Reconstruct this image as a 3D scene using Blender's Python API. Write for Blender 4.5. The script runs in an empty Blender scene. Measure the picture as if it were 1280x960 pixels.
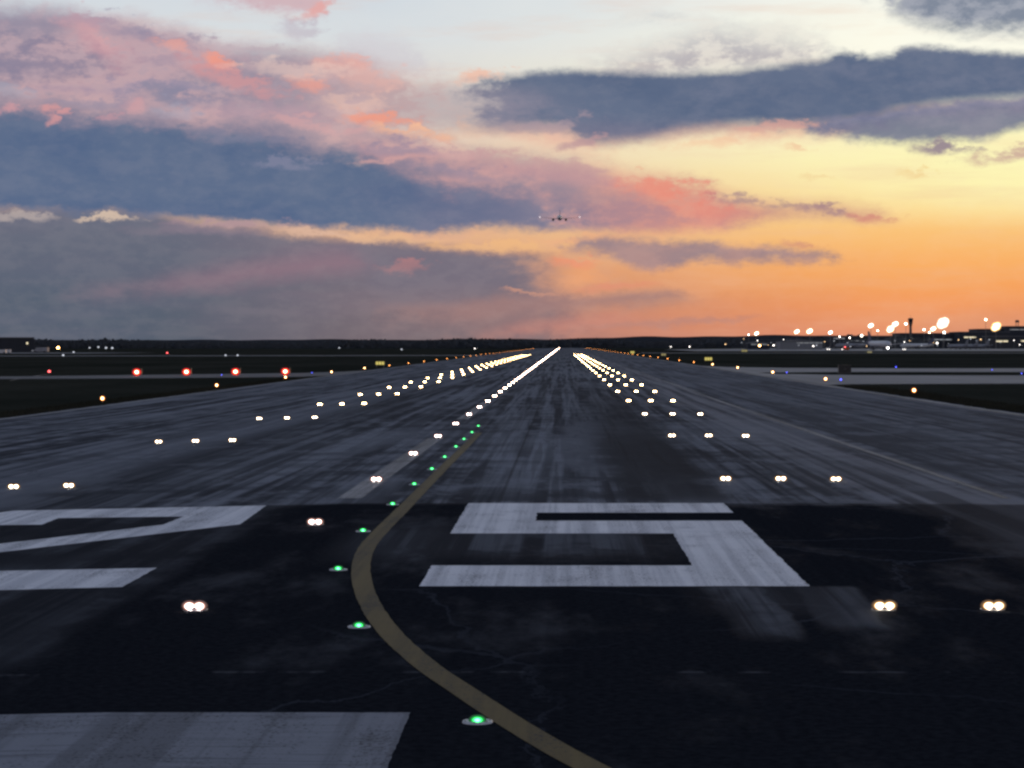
import bpy, bmesh, math, random
from math import radians as R, sin, cos, pi, atan, tan
random.seed(7)
scene = bpy.context.scene
COL = scene.collection

# ------------------------------------------------------------------ camera
F = 2787.0                    # focal length in pixels of a 1280 px wide frame
VX, VY = 704.0, 435.5         # where the runway direction meets the level horizon in that frame
H = 3.6                       # eye height in the cockpit
cam_d = bpy.data.cameras.new('camera')
cam = bpy.data.objects.new('camera', cam_d)
COL.objects.link(cam)
cam.location = (0, 0, H)
cam.rotation_euler = (R(90), 0, 0)
cam_d.sensor_width = 36
cam_d.lens = F / 1280 * 36
cam_d.shift_x = -(VX - 640) / 1280
cam_d.shift_y = -(480 - VY) / 1280
cam_d.clip_start = 0.5
cam_d.clip_end = 60000
scene.camera = cam

scene.view_settings.view_transform = 'Standard'
scene.view_settings.look = 'None'
scene.view_settings.exposure = 0.0
scene.view_settings.gamma = 1.0
scene.cycles.pixel_filter_type = 'BLACKMAN_HARRIS'
scene.cycles.filter_width = 2.6          # a phone lens is soft: point lights spread over a few pixels
scene.cycles.max_bounces = 4
scene.cycles.diffuse_bounces = 2
scene.cycles.glossy_bounces = 2
scene.cycles.sample_clamp_indirect = 4.0

SUN_AZ, SUN_EL = 17.0, 1.0    # degrees right of the runway direction, above the horizon


def lin(r, g=None, b=None):
    if g is None:
        r, g, b = r
    f = lambda c: (c / 255) / 12.92 if c / 255 <= 0.04045 else ((c / 255 + 0.055) / 1.055) ** 2.4
    return (f(r), f(g), f(b), 1.0)


# ------------------------------------------------------------------ node expressions
class NB:
    """builds math in one node tree"""
    def __init__(self, nt):
        self.nt = nt

    def n(self, t, **kw):
        nd = self.nt.nodes.new(t)
        for k, v in kw.items():
            setattr(nd, k, v)
        return nd

    def put(self, sock, v):
        if isinstance(v, S):
            v = v.s
        if isinstance(v, bpy.types.NodeSocket):
            self.nt.links.new(v, sock)
        else:
            sock.default_value = v

    def m(self, op, *a, clamp=False):
        nd = self.n('ShaderNodeMath', operation=op)
        nd.use_clamp = clamp
        for i, v in enumerate(a):
            self.put(nd.inputs[i], v)
        return S(self, nd.outputs[0])

    def sst(self, x, a, b, lo=0.0, hi=1.0, kind='SMOOTHSTEP'):
        nd = self.n('ShaderNodeMapRange', interpolation_type=kind)
        for i, v in enumerate((x, a, b, lo, hi)):
            self.put(nd.inputs[i], v)
        return S(self, nd.outputs[0])

    def xyz(self, x, y, z):
        nd = self.n('ShaderNodeCombineXYZ')
        for i, v in enumerate((x, y, z)):
            self.put(nd.inputs[i], v)
        return nd.outputs[0]

    def noise(self, vec, scale, detail=5, rough=0.55, dist=0.0):
        nd = self.n('ShaderNodeTexNoise')
        self.nt.links.new(vec, nd.inputs['Vector'])
        nd.inputs['Scale'].default_value = scale
        nd.inputs['Detail'].default_value = detail
        nd.inputs['Roughness'].default_value = rough
        nd.inputs['Distortion'].default_value = dist
        return S(self, nd.outputs[0])

    def mix(self, fac, a, b, blend='MIX'):
        nd = self.n('ShaderNodeMix', data_type='RGBA', blend_type=blend)
        self.put(nd.inputs[0], fac)
        self.put(nd.inputs[6], a)
        self.put(nd.inputs[7], b)
        return nd.outputs[2]

    def ramp(self, x, pts):
        nd = self.n('ShaderNodeValToRGB')
        cr = nd.color_ramp
        cr.interpolation = 'EASE' if len(pts) < 3 else 'LINEAR'
        while len(cr.elements) > 1:
            cr.elements.remove(cr.elements[-1])
        cr.elements[0].position = pts[0][0]
        cr.elements[0].color = pts[0][1]
        for p, c in pts[1:]:
            e = cr.elements.new(p)
            e.color = c
        self.put(nd.inputs[0], x)
        return nd.outputs[0]

    def curve(self, x01, pts):
        nd = self.n('ShaderNodeFloatCurve')
        c = nd.mapping.curves[0]
        pts = sorted(pts)
        while len(c.points) > 2:
            c.points.remove(c.points[1])
        c.points[0].location = pts[0]
        c.points[1].location = pts[-1]
        for p in pts[1:-1]:
            c.points.new(*p)
        for p in c.points:
            p.handle_type = 'AUTO_CLAMPED'
        nd.mapping.use_clip = True
        nd.mapping.update()
        self.put(nd.inputs['Value'], x01)
        return S(self, nd.outputs[0])


class S:
    def __init__(self, nb, s):
        self.nb, self.s = nb, s
    def __add__(self, o): return self.nb.m('ADD', self, o)
    __radd__ = __add__
    def __mul__(self, o): return self.nb.m('MULTIPLY', self, o)
    __rmul__ = __mul__
    def __sub__(self, o): return self.nb.m('SUBTRACT', self, o)
    def __rsub__(self, o): return self.nb.m('SUBTRACT', o, self)
    def __truediv__(self, o): return self.nb.m('DIVIDE', self, o)
    def max(self, o): return self.nb.m('MAXIMUM', self, o)
    def min(self, o): return self.nb.m('MINIMUM', self, o)
    def abs(self): return self.nb.m('ABSOLUTE', self)


# ------------------------------------------------------------------ world: dusk sky with cloud banks
def build_world():
    w = bpy.data.worlds.new('World')
    scene.world = w
    w.use_nodes = True
    w.cycles.sampling_method = 'MANUAL'
    w.cycles.sample_map_resolution = 512
    nt = w.node_tree
    nt.nodes.clear()
    b = NB(nt)
    tc = b.n('ShaderNodeTexCoord').outputs['Generated']
    nrm = b.n('ShaderNodeVectorMath', operation='NORMALIZE')
    nt.links.new(tc, nrm.inputs[0])
    sep = b.n('ShaderNodeSeparateXYZ')
    nt.links.new(nrm.outputs[0], sep.inputs[0])
    dx, dy, dz = (S(b, o) for o in sep.outputs)
    az = b.m('ARCTAN2', dx, dy)
    el = b.m('ARCSINE', dz)
    # units of 1/2787 rad; U = 704 straight down the runway, V = 0 at the horizon
    U0 = az * F + VX
    V0 = el * F

    def vec(k, off):
        return b.xyz(dx + off, dy + off * 0.7, dz * k + off * 1.3)
    nA = b.noise(vec(2.4, 0.0), F / 210, 7, 0.6)
    nB = b.noise(vec(1.9, 3.1), F / 80, 7, 0.62)
    nC = b.noise(vec(2.0, 5.7), F / 30, 5, 0.64)
    nW = b.noise(vec(1.6, 9.2), F / 110, 4, 0.55)
    nS = b.noise(vec(9.0, 12.3), F / 260, 7, 0.6)      # long flat streaks
    nD = b.noise(vec(1.7, 15.1), F / 13, 5, 0.68)
    U = U0 + ((nW - 0.5) * 95 + (nC - 0.5) * 44 + (nD - 0.5) * 16)
    V = V0 + ((nB - 0.5) * 34 + (nC - 0.5) * 22 + (nD - 0.5) * 9)

    UMIN, UMAX, VMAX = -300.0, 1500.0, 520.0

    def conv(x, y):
        a = atan((x - VX) / F)
        e = atan((VY - y) / F * cos(a))
        return VX + a * F, e * F
    t01 = b.m('DIVIDE', U - UMIN, UMAX - UMIN, clamp=True)

    def edge(pts):
        q = []
        for x, y in pts:
            u, v = conv(x, y)
            q.append(((u - UMIN) / (UMAX - UMIN), min(1, max(0, (v + 60) / VMAX))))
        if q[0][0] > 0.001:
            q.insert(0, (0.0, q[0][1]))
        if q[-1][0] < 0.999:
            q.append((1.0, q[-1][1]))
        return b.curve(t01, q)

    cache = {}

    def memo(key, fn):
        if key not in cache:
            cache[key] = fn()
        return cache[key]
    OPS = (0.45, 0.6, 0.75, 0.9, 1.0)
    near = lambda v, c: min(c, key=lambda q: abs(q - v))
    N = {'A': nA, 'B': nB, 'C': nC, 'S': nS}

    fo = b.sst(az.abs(), 0.30, 0.62)                     # outside the view the banks give way to broken streaks
    infr = 1.0 - fo

    def cloud(col, top, bot, ccol, st=10, sb=10, at=40, ab=40, u0=None, u1=None, su=60, op=1.0, n1='B', n2='C'):
        at, ab, su, op = near(at, (9, 15, 28, 48, 80)), near(ab, (9, 15, 28, 48)), near(su, (45, 70, 130)), near(op, OPS)
        tt = memo(('t', n1, n2, at), lambda: (N[n1] - 0.5) * at + (N[n2] - 0.5) * (at * 0.8) - V - 60.0)
        tb = memo(('b', n1, n2, ab), lambda: V + 60.0 - ((N[n2] - 0.5) * ab + (N[n1] - 0.5) * (ab * 0.6)))
        mk = memo(('o', op), lambda: infr * op)
        mk = b.sst(b.m('MULTIPLY_ADD', edge(top), VMAX, tt), -st * 0.95, st * 0.95, 0.0, mk)
        mk = b.sst(b.m('MULTIPLY_ADD', edge(bot), -VMAX, tb), -sb * 0.95, sb * 0.95, 0.0, mk)
        if u0 is not None or u1 is not None:
            uu = memo(('u', n1, su), lambda: U + (N[n1] - 0.5) * (su * 1.8))
            if u0 is not None:
                mk = b.sst(uu, u0 - su / 2, u0 + su / 2, 0.0, mk)
            if u1 is not None:
                mk = b.sst(uu, u1 + su / 2, u1 - su / 2, 0.0, mk)
        return b.mix(mk, col, ccol)

    def spot(col, x, y, rx, ry, ccol, op=1.0, amp=1.3, tilt=0.0, n1='B'):
        u, v = conv(x, y)
        tilt = near(tilt, (-0.3, -0.15, 0.0, 0.12, 0.3, 0.5))
        amp = near(amp, (0.25, 0.9, 1.3))
        op = near(op * 0.88, OPS)
        uv = memo(('uv', tilt), lambda: S(b, b.xyz(U, V + U * tilt, 0.0)))
        mp = b.n('ShaderNodeVectorMath', operation='MULTIPLY_ADD')
        b.put(mp.inputs[0], uv)
        mp.inputs[1].default_value = (1 / rx, 1 / ry, 0)
        mp.inputs[2].default_value = (-u / rx, -(v + u * tilt) / ry, 0)
        ln = b.n('ShaderNodeVectorMath', operation='LENGTH')
        nt.links.new(mp.outputs[0], ln.inputs[0])
        nz = memo(('s', n1, amp), lambda: (N[n1] - 0.5) * (amp * 1.5) + (nC - 0.5) * amp)
        mk = b.sst(b.m('ADD', S(b, ln.outputs['Value']), nz), 1.15, 0.15, 0.0, memo(('o', op), lambda: infr * op))
        return b.mix(mk, col, ccol)

    # --- clear air: one elevation ramp towards the set sun, one away from it
    e01 = b.m('DIVIDE', V0 + (nS - 0.5) * 26, 470.0, clamp=True)
    sunny = b.ramp(e01, [(0.0, lin(216, 138, 114)), (0.045, lin(231, 145, 104)), (0.11, lin(242, 153, 94)), (0.20, lin(249, 171, 98)),
                         (0.31, lin(251, 196, 122)), (0.41, lin(253, 226, 158)), (0.50, lin(254, 243, 184)),
                         (0.62, lin(254, 248, 204)), (0.78, lin(252, 249, 228)), (1.0, lin(243, 245, 240))])
    away = b.ramp(e01, [(0.0, lin(150, 118, 118)), (0.10, lin(168, 128, 124)), (0.22, lin(206, 152, 130)), (0.31, lin(230, 182, 142)),
                        (0.42, lin(232, 196, 166)), (0.56, lin(232, 210, 192)), (0.70, lin(222, 218, 212)), (0.82, lin(216, 221, 224)),
                        (1.0, lin(204, 214, 224))])
    side = b.sst(U0 + (nA - 0.5) * 200, 420.0, 1180.0)
    col = b.mix(side, away, sunny)
    # brighter pool low on the right, where the sun went down
    col = spot(col, 1290, 215, 330, 70, lin(255, 253, 190), 0.75, 0.25)
    col = spot(col, 1220, 70, 330, 80, lin(255, 254, 240), 0.7, 0.25)
    # soft large-scale unevenness
    col = b.mix(b.sst(nS, 0.46, 0.72) * 0.25 * infr, col, lin(232, 178, 146))

    # --- thin grey wisps above the dark bank
    wis = b.mix(b.sst(nC, 0.38, 0.62), lin(166, 162, 174), lin(220, 214, 208))
    col = cloud(col, [(700, 86), (790, 66), (850, 44), (900, 34), (960, 42), (1030, 50), (1060, 66)],
                [(700, 105), (800, 100), (880, 96), (960, 88), (1040, 76), (1060, 72)], wis, 26, 20, 90, 60, 740, 1040, 70, 0.72, 'C', 'B')
    col = cloud(col, [(740, 25), (800, 16), (850, 20)], [(740, 32), (800, 24), (850, 26)], wis, 10, 10, 40, 40, 770, 845, 40, 0.4, 'C', 'B')
    col = cloud(col, [(400, 60), (440, 44), (500, 52), (560, 80)], [(400, 92), (500, 88), (560, 96)], lin(205, 200, 208), 20, 14, 60, 40, 410, 540, 60, 0.55, 'C', 'B')

    # --- lower left grey bank down to the horizon
    bank = b.ramp(b.m('DIVIDE', V0, 180.0, clamp=True), [(0.0, lin(80, 91, 106)), (0.2, lin(84, 95, 111)), (0.5, lin(93, 101, 118)), (0.8, lin(104, 108, 124)), (1.0, lin(110, 112, 130))])
    bankw = b.ramp(b.m('DIVIDE', V0, 150.0, clamp=True), [(0.0, lin(128, 110, 113)), (0.3, lin(130, 113, 119)), (0.75, lin(124, 114, 126)), (1.0, lin(132, 118, 130))])
    bankc = b.mix(b.sst(U0 + (nA - 0.5) * 160, 120.0, 640.0), bank, bankw)
    bankc = b.mix(b.sst(nS, 0.42, 0.68) * 0.35, bankc, b.mix(b.sst(U0, 100, 600), lin(106, 106, 123), lin(140, 120, 128)))
    bankc = b.mix(b.sst(nA, 0.50, 0.70) * 0.18, bankc, lin(98, 104, 122))
    col = cloud(col, [(-300, 256), (0, 260), (90, 258), (170, 264), (240, 275), (300, 283), (370, 293), (430, 298), (480, 299), (520, 303), (560, 309), (640, 315), (700, 320), (760, 331)],
                [(-300, 460), (1500, 460)], bankc, 12, 10, 26, 10, None, 690, 170, 1.0)
    # rosy band lying across the bank
    col = cloud(col, [(100, 360), (230, 345), (300, 332), (380, 318), (440, 312), (520, 318)], [(100, 372), (230, 362), (330, 352), (420, 342), (520, 335)],
                lin(154, 120, 132), 20, 16, 30, 30, 150, 470, 150, 0.6)
    col = spot(col, 260, 288, 130, 10, lin(140, 124, 138), 0.6, 0.8, .05)
    col = spot(col, 508, 334, 40, 7, lin(222, 140, 130), 0.8, 0.9, 0, 'C')
    # grey shelf that the bank pushes out to the right
    col = cloud(col, [(430, 314), (520, 318), (600, 324), (680, 330), (720, 338)], [(430, 352), (520, 366), (600, 366), (680, 352), (720, 345)],
                lin(116, 111, 126), 14, 22, 24, 34, 440, 690, 120, 0.65)
    # orange breaks near the end of the bank
    col = spot(col, 716, 345, 60, 24, lin(244, 168, 114), 0.75, 1.0)
    col = spot(col, 722, 327, 40, 9, lin(244, 146, 112), 0.7, 1.0, 0, 'C')
    col = spot(col, 652, 366, 46, 4, lin(222, 158, 130), 0.7, 0.8, 0, 'C')
    # soft dusk cloud low over the middle
    col = cloud(col, [(540, 380), (640, 370), (720, 371), (800, 366), (860, 364), (910, 371)], [(540, 405), (640, 398), (700, 385), (790, 382), (910, 375)],
                lin(158, 124, 122), 10, 14, 16, 16, 520, 890, 130, 0.85)
    col = cloud(col, [(640, 362), (720, 358), (780, 354), (840, 356)], [(640, 366), (720, 364), (780, 360), (840, 358)], lin(226, 140, 116), 4, 5, 10, 10, 730, 830, 40, 0.55)
    col = cloud(col, [(560, 416), (660, 404), (760, 396), (860, 390)], [(560, 424), (660, 416), (760, 410), (860, 396)], lin(206, 136, 122), 14, 14, 16, 16, 600, 800, 130, 0.65)
    col = cloud(col, [(700, 406), (780, 404), (840, 399), (880, 397), (960, 399)], [(700, 412), (780, 411), (840, 409), (880, 405), (960, 401)],
                lin(190, 136, 122), 4, 4, 8, 8, 720, 935, 50, 0.8)

    # --- upper left rosy cloud
    pk = b.mix(b.sst(nA + (nC - 0.5) * 0.35, 0.38, 0.62), lin(142, 130, 152), lin(188, 154, 164))
    pk = b.mix(b.sst(nB + (nC - 0.5) * 0.4, 0.52, 0.70) * 0.55, pk, lin(216, 170, 168))
    pk = b.mix(b.sst(nC + (nB - .5) * .5, 0.52, 0.68) * 0.5, pk, lin(160, 142, 162))
    pk = b.mix(b.sst(U0, 300.0, 560.0) * 0.5, pk, lin(228, 188, 176))
    col = cloud(col, [(-300, 0), (0, 8), (60, 10), (110, 20), (150, 22), (200, 34), (260, 46), (300, 58), (380, 66), (450, 78), (500, 92), (560, 98), (600, 108)],
                [(-300, 170), (0, 175), (200, 190), (400, 205), (520, 200), (600, 190)], pk, 20, 22, 46, 36, None, 550, 140, 0.95, 'C', 'B')
    for x, y, rx, ry, c, op, tl in [(40, 78, 110, 28, (136, 128, 152), .8, 0), (160, 36, 100, 13, (146, 138, 162), .7, .12), (200, 50, 70, 9, (150, 140, 162), .6, .1),
                                    (110, 50, 50, 26, (212, 160, 166), .6, .5), (110, 28, 46, 8, (176, 152, 168), .7, 0),
                                    (20, 116, 40, 10, (168, 166, 182), .7, 0), (170, 110, 70, 12, (160, 146, 168), .6, 0),
                                    (90, 108, 60, 10, (164, 144, 164), .5, 0), (190, 75, 36, 10, (160, 144, 164), .5, .1),
                                    (280, 78, 26, 12, (250, 156, 130), .9, .35), (290, 100, 70, 14, (222, 154, 152), .6, .3),
                                    (212, 56, 26, 10, (240, 166, 150), .65, .2), (320, 62, 70, 8, (186, 168, 178), .6, .1),
                                    (375, 105, 34, 13, (246, 162, 140), .75, .1), (440, 95, 60, 24, (230, 180, 170), .7, .1),
                                    (418, 76, 46, 12, (234, 164, 152), .55, 0), (360, 88, 60, 12, (226, 196, 188), .6, 0),
                                    (470, 148, 62, 11, (248, 156, 126), .85, .18), (430, 128, 60, 10, (228, 190, 178), .6, 0), (520, 168, 60, 8, (250, 188, 150), .8, .1),
                                    (330, 140, 120, 12, (188, 156, 168), .55, .1), (240, 124, 60, 8, (140, 136, 160), .6, .05), (200, 120, 56, 14, (130, 132, 156), .75, .1), (120, 128, 60, 7, (150, 142, 164), .6, 0), (250, 108, 50, 7, (150, 142, 164), .6, .1), (400, 158, 80, 8, (214, 166, 166), .6, .1),
                                    (600, 97, 34, 8, (240, 186, 162), .8, -.2), (620, 166, 90, 16, (248, 202, 166), .45, 0)]:
        col = spot(col, x, y, rx, ry, lin(c), op, 1.4, tl, 'C')
    # a scrap of pink at the top
    col = cloud(col, [(230, -60), (460, -60)], [(230, 2), (290, 4), (340, 12), (400, 18), (440, 0)], lin(206, 168, 176), 10, 14, 20, 44, 270, 430, 70, 0.75, 'C')
    col = spot(col, 372, 36, 26, 24, lin(190, 180, 192), 0.6, 1.3, 0, 'C')
    col = spot(col, 398, 12, 34, 11, lin(236, 164, 154), 0.75, 1.3, -.3, 'C')

    # --- rosy band running right to a thin tail
    ro = b.mix(b.sst(nB, 0.40, 0.62), lin(154, 132, 150), lin(196, 150, 154))
    ro = b.mix(b.sst(U0 + (nB - 0.5) * 200, 640.0, 840.0) * 0.8, ro, b.mix(b.sst(nC, .4, .6), lin(206, 140, 136), lin(226, 146, 128)))
    ro = b.mix(b.sst(U0 + (nB - 0.5) * 80, 880.0, 1000.0) * 0.6, ro, lin(182, 132, 130))
    col = cloud(col, [(430, 176), (500, 176), (560, 182), (640, 194), (720, 203), (800, 216), (860, 228), (900, 246), (960, 257), (1020, 260), (1060, 262), (1120, 268)],
                [(430, 250), (600, 270), (700, 284), (760, 290), (830, 292), (890, 288), (930, 281), (980, 273), (1040, 271), (1080, 275), (1120, 276)],
                ro, 22, 12, 34, 22, 440, 1110, 50, 0.95, 'B', 'C')
    col = spot(col, 560, 190, 80, 8, lin(204, 162, 164), 0.6, 1.3, .1, 'C')
    col = spot(col, 700, 215, 130, 18, lin(200, 154, 156), 0.6, 1.2, .12)
    col = spot(col, 830, 240, 60, 20, lin(238, 144, 122), 0.8, 1.1, .25, 'C')
    col = spot(col, 870, 262, 60, 16, lin(230, 142, 124), 0.6, 1.1, .15, 'C')
    col = spot(col, 760, 272, 110, 14, lin(176, 136, 144), 0.75, 1.0)
    col = spot(col, 930, 255, 60, 9, lin(150, 124, 138), 0.7, 1.1, .12, 'C')
    col = spot(col, 1018, 262, 30, 7, lin(162, 128, 138), 0.85, 0.8, .05, 'C')
    col = spot(col, 1048, 266, 30, 8, lin(160, 126, 136), 0.85, 0.8, .05, 'C')
    col = spot(col, 1085, 270, 36, 8, lin(212, 136, 122), 0.85, 0.8, .1, 'C')

    # --- blue-grey band across the left
    bl = b.mix(b.sst(nA, 0.38, 0.62), lin(84, 103, 136), lin(97, 112, 140))
    bl = b.mix(b.sst(U0 + (nB - 0.5) * 200, 400.0, 740.0), bl, lin(128, 124, 146))
    bl = b.mix(b.sst(nB, 0.5, 0.72) * 0.14, bl, lin(118, 122, 148))
    col = cloud(col, [(-300, 120), (0, 130), (90, 140), (170, 152), (260, 158), (330, 168), (400, 184), (470, 200), (540, 224), (620, 234), (700, 246), (780, 262)],
                [(-300, 258), (0, 262), (150, 267), (230, 271), (300, 276), (400, 284), (500, 289), (600, 288), (700, 286), (780, 284)],
                bl, 24, 9, 40, 12, None, 735, 150, 0.97, 'C', 'C')
    # torn lighter gaps and rosy scraps on its upper edge
    for x, y, rx, ry, c, op, tl in [(30, 136, 14, 6, (208, 154, 160), .85, 0), (72, 138, 12, 7, (216, 154, 154), .9, 0), (86, 140, 10, 5, (218, 154, 154), .9, 0), (78, 151, 9, 6, (216, 154, 154), .9, 0), (132, 146, 16, 4, (196, 150, 160), .75, 0),
                                    (165, 133, 20, 9, (208, 160, 164), .8, 0), (4, 143, 12, 6, (198, 148, 158), .8, 0),
                                    (215, 138, 44, 10, (168, 168, 186), .55, 0), (360, 206, 60, 7, (138, 138, 162), .6, .05), (300, 172, 80, 9, (118, 124, 150), .6, .1),
                                    (490, 200, 56, 5, (218, 166, 160), .65, -.1), (500, 186, 70, 9, (146, 136, 158), .6, 0), (580, 215, 90, 9, (150, 136, 156), .6, .1)]:
        col = spot(col, x, y, rx, ry, lin(c), op, 1.3, tl, 'C')
    # cream streak left open under the band
    for x, y, rx, ry, c, op, tl in [(130, 271, 44, 4, (226, 200, 176), .9, 0), (20, 271, 50, 6, (184, 170, 166), .8, 0), (290, 280, 90, 7, (176, 146, 154), .9, .06),
                                    (400, 291, 74, 6, (222, 182, 158), .85, .08), (500, 297, 90, 7, (234, 186, 144), .85, .06),
                                    (620, 308, 110, 8, (240, 186, 132), .9, .05), (740, 301, 90, 7, (240, 176, 134), .6, 0), (560, 293, 120, 6, (226, 174, 142), .7, 0)]:
        col = spot(col, x, y, rx, ry, lin(c), op, 0.9, tl, 'C')
    # grey fleece below the rosy tail
    col = cloud(col, [(690, 308), (740, 301), (800, 299), (860, 303), (920, 303), (970, 309), (1050, 318)],
                [(690, 316), (760, 318), (800, 330), (840, 336), (890, 328), (960, 326), (1050, 325)], b.mix(b.sst(nB, .4, .62), lin(148, 128, 138), lin(168, 136, 138)),
                8, 10, 20, 28, 725, 1040, 50, 0.9, 'C')
    col = cloud(col, [(970, 302), (1000, 303), (1020, 308)], [(970, 307), (1000, 309), (1020, 311)], lin(206, 142, 122), 4, 4, 8, 8, 975, 1015, 20, 0.7, 'C')

    # --- dark bank across the right
    dk = b.mix(b.sst(nA, 0.36, 0.62), lin(88, 103, 131), lin(101, 113, 138))
    dk = b.mix(b.sst(nB + (nC - 0.5) * 0.4, 0.53, 0.72) * 0.18, dk, lin(122, 127, 152))
    dk = b.mix(b.sst(V0 + (nB - 0.5) * 30, 292.0, 268.0) * b.sst(U0, 1150.0, 1000.0) * 0.4, dk, lin(130, 121, 142))
    rim = lin(226, 164, 150)
    # warm undersides first, then the bodies
    col = cloud(col, [(500, 128), (600, 140), (700, 150), (860, 150), (1000, 148), (1150, 128), (1500, 115)],
                [(500, 150), (600, 172), (680, 186), (740, 188), (800, 178), (900, 170), (1000, 172), (1150, 146), (1500, 130)], rim, 8, 16, 20, 34, 640, None, 120, 0.6, 'C')
    col = cloud(col, [(480, 124), (530, 106), (580, 102), (640, 95), (700, 89), (760, 91), (850, 94), (900, 91), (940, 86), (985, 79), (1035, 73), (1060, 64), (1082, 71), (1110, 69), (1130, 61), (1160, 57), (1190, 61), (1240, 65), (1280, 67), (1500, 72)],
                [(480, 138), (560, 140), (600, 154), (640, 160), (690, 158), (740, 178), (790, 176), (860, 164), (940, 156), (1000, 158), (1060, 152), (1150, 136), (1280, 124), (1500, 110)],
                dk, 8, 14, 26, 30, 600, None, 90, 0.97, 'C', 'B')
    col = cloud(col, [(470, 140), (530, 112), (600, 108), (660, 116), (720, 120)], [(470, 146), (540, 160), (620, 166), (720, 160)], lin(156, 146, 160), 18, 16, 50, 50, 530, 670, 120, 0.65, 'C', 'B')
    col = spot(col, 680, 158, 60, 10, lin(168, 148, 158), 0.7, 1.4, -.15, 'C')
    dk2 = b.mix(b.sst(nB, 0.42, 0.62), lin(98, 108, 140), lin(114, 118, 147))
    col = cloud(col, [(960, 160), (1020, 152), (1060, 146), (1150, 134), (1280, 120), (1500, 110)],
                [(960, 166), (1030, 170), (1090, 178), (1150, 180), (1200, 175), (1240, 169), (1290, 156), (1500, 134)], dk2, 8, 10, 14, 20, 1000, None, 60, 0.95, 'C')
    col = cloud(col, [(1020, 151), (1150, 136), (1280, 122)], [(1020, 158), (1150, 143), (1280, 130)], lin(142, 140, 162), 4, 5, 14, 14, 1050, None, 120, 0.45, 'C')
    col = spot(col, 975, 158, 52, 7, lin(218, 162, 152), 0.75, 1.1, -.05, 'C')
    col = spot(col, 720, 180, 34, 8, lin(186, 150, 154), 0.8, 1.1, -.3, 'C')
    col = spot(col, 890, 178, 60, 7, lin(246, 196, 160), 0.5, 1.0, -.1, 'C')
    col = spot(col, 1005, 187, 34, 5, lin(240, 188, 152), 0.6, 1.0, .1, 'C')
    # top right corner
    col = cloud(col, [(1080, -60), (1500, -60)], [(1085, 4), (1110, 18), (1140, 24), (1180, 30), (1215, 42), (1250, 42), (1300, 36), (1500, 20)],
                b.mix(b.sst(nC, .4, .62), lin(104, 117, 142), lin(142, 149, 167)), 10, 18, 10, 36, 1105, None, 60, 0.95, 'C')
    # scraps under the right bank
    col = spot(col, 1176, 188, 42, 10, lin(140, 122, 142), 0.95, 0.9, .03, 'C')
    col = spot(col, 1255, 193, 68, 10, lin(190, 146, 146), 0.9, 0.9, -.08, 'C')
    col = spot(col, 1142, 217, 28, 8, lin(240, 204, 140), 0.6, 0.9, .1, 'C')
    col = spot(col, 1030, 221, 20, 4, lin(240, 206, 150), 0.5, 0.9, 0, 'C')
    # dusky rise of cloud at the right horizon
    col = cloud(col, [(1080, 425), (1160, 404), (1240, 392), (1330, 380), (1500, 375)], [(1000, 450), (1500, 450)], lin(210, 148, 118), 22, 10, 14, 8, 1090, None, 120, 0.5)
    # fine mottling in the vapour
    col = b.mix(b.sst(nC + (nB - .5) * .6, 0.38, 0.66) * 0.05, col, b.mix(0.5, col, lin(255, 236, 226)))

    # --- beyond the view: broken banks of the same kind over the same gradient
    low = 1.0 - b.sst(V0, 480.0, 1500.0)
    oc = b.mix(b.sst(nB, 0.4, 0.62), lin(92, 104, 134), lin(160, 140, 154))
    oc = b.mix(b.sst(V0, 60.0, 300.0), b.mix(b.sst(nA, .4, .6), lin(100, 102, 116), lin(140, 116, 122)), oc)
    omask = b.sst(nS * 0.6 + nA * 0.4, 0.42, 0.56) * fo * 0.9
    col = b.mix(omask, col, oc)

    # high sky: the Nishita atmosphere with the sun on the horizon, dimmed to dusk, under added cloud
    sky = b.n('ShaderNodeTexSky', sky_type='NISHITA')
    sky.sun_disc = False
    sky.sun_elevation = R(SUN_EL)
    sky.sun_rotation = R(SUN_AZ)
    hi = b.mix(1.0, sky.outputs[0], (0.10, 0.10, 0.10, 1), 'MULTIPLY')
    himask = b.sst(nA + (nB - 0.5) * 0.3, 0.38, 0.58) * 0.9
    hi = b.mix(himask, hi, lin(128, 145, 182))  # unseen cloud, made bluer and brighter to light the pavement
    col = b.mix(1.0 - low, col, hi)
    bg = b.n('ShaderNodeBackground')
    nt.links.new(col, bg.inputs[0])
    bg.inputs[1].default_value = 1.0
    out = b.n('ShaderNodeOutputWorld')
    nt.links.new(bg.outputs[0], out.inputs[0])


build_world()

# the last of the sun, on the horizon to the right of the runway
sl = bpy.data.lights.new('sun', 'SUN')
sl.energy = 0.12
sl.angle = R(4)
sl.color = (1.0, 0.62, 0.36)
so = bpy.data.objects.new('sun', sl)
COL.objects.link(so)
so.rotation_euler = (R(90 - SUN_EL), 0, R(180 - SUN_AZ))

# ------------------------------------------------------------------ terrain
XP = [(-40, -1.0), (-36, -0.86), (-17, -0.26), (-4.5, 0.0), (6, 0.0), (26.5, -0.15), (30, -0.2)]
YB = (150.0, 3100.0)


def zg(x, y):
    if x <= XP[0][0]:
        zc = XP[0][1]
    elif x >= XP[-1][0]:
        zc = XP[-1][1]
    else:
        for (a, za), (c, zc_) in zip(XP, XP[1:]):
            if a <= x <= c:
                zc = za + (zc_ - za) * (x - a) / (c - a)
                break
    return zc + 0.0015 * (min(max(y, YB[0]), YB[1]) - YB[0])


def G(px, py):
    """the ground point seen at a pixel of the photograph (1280 x 960)"""
    y = F * H / (py - VY)
    for _ in range(60):
        x = (px - VX) / F * y
        y = 0.5 * y + 0.5 * F * (H - zg(x, y)) / (py - VY)
    return (px - VX) / F * y, y


def atx(px, y):
    return (px - VX) / F * y


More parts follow.
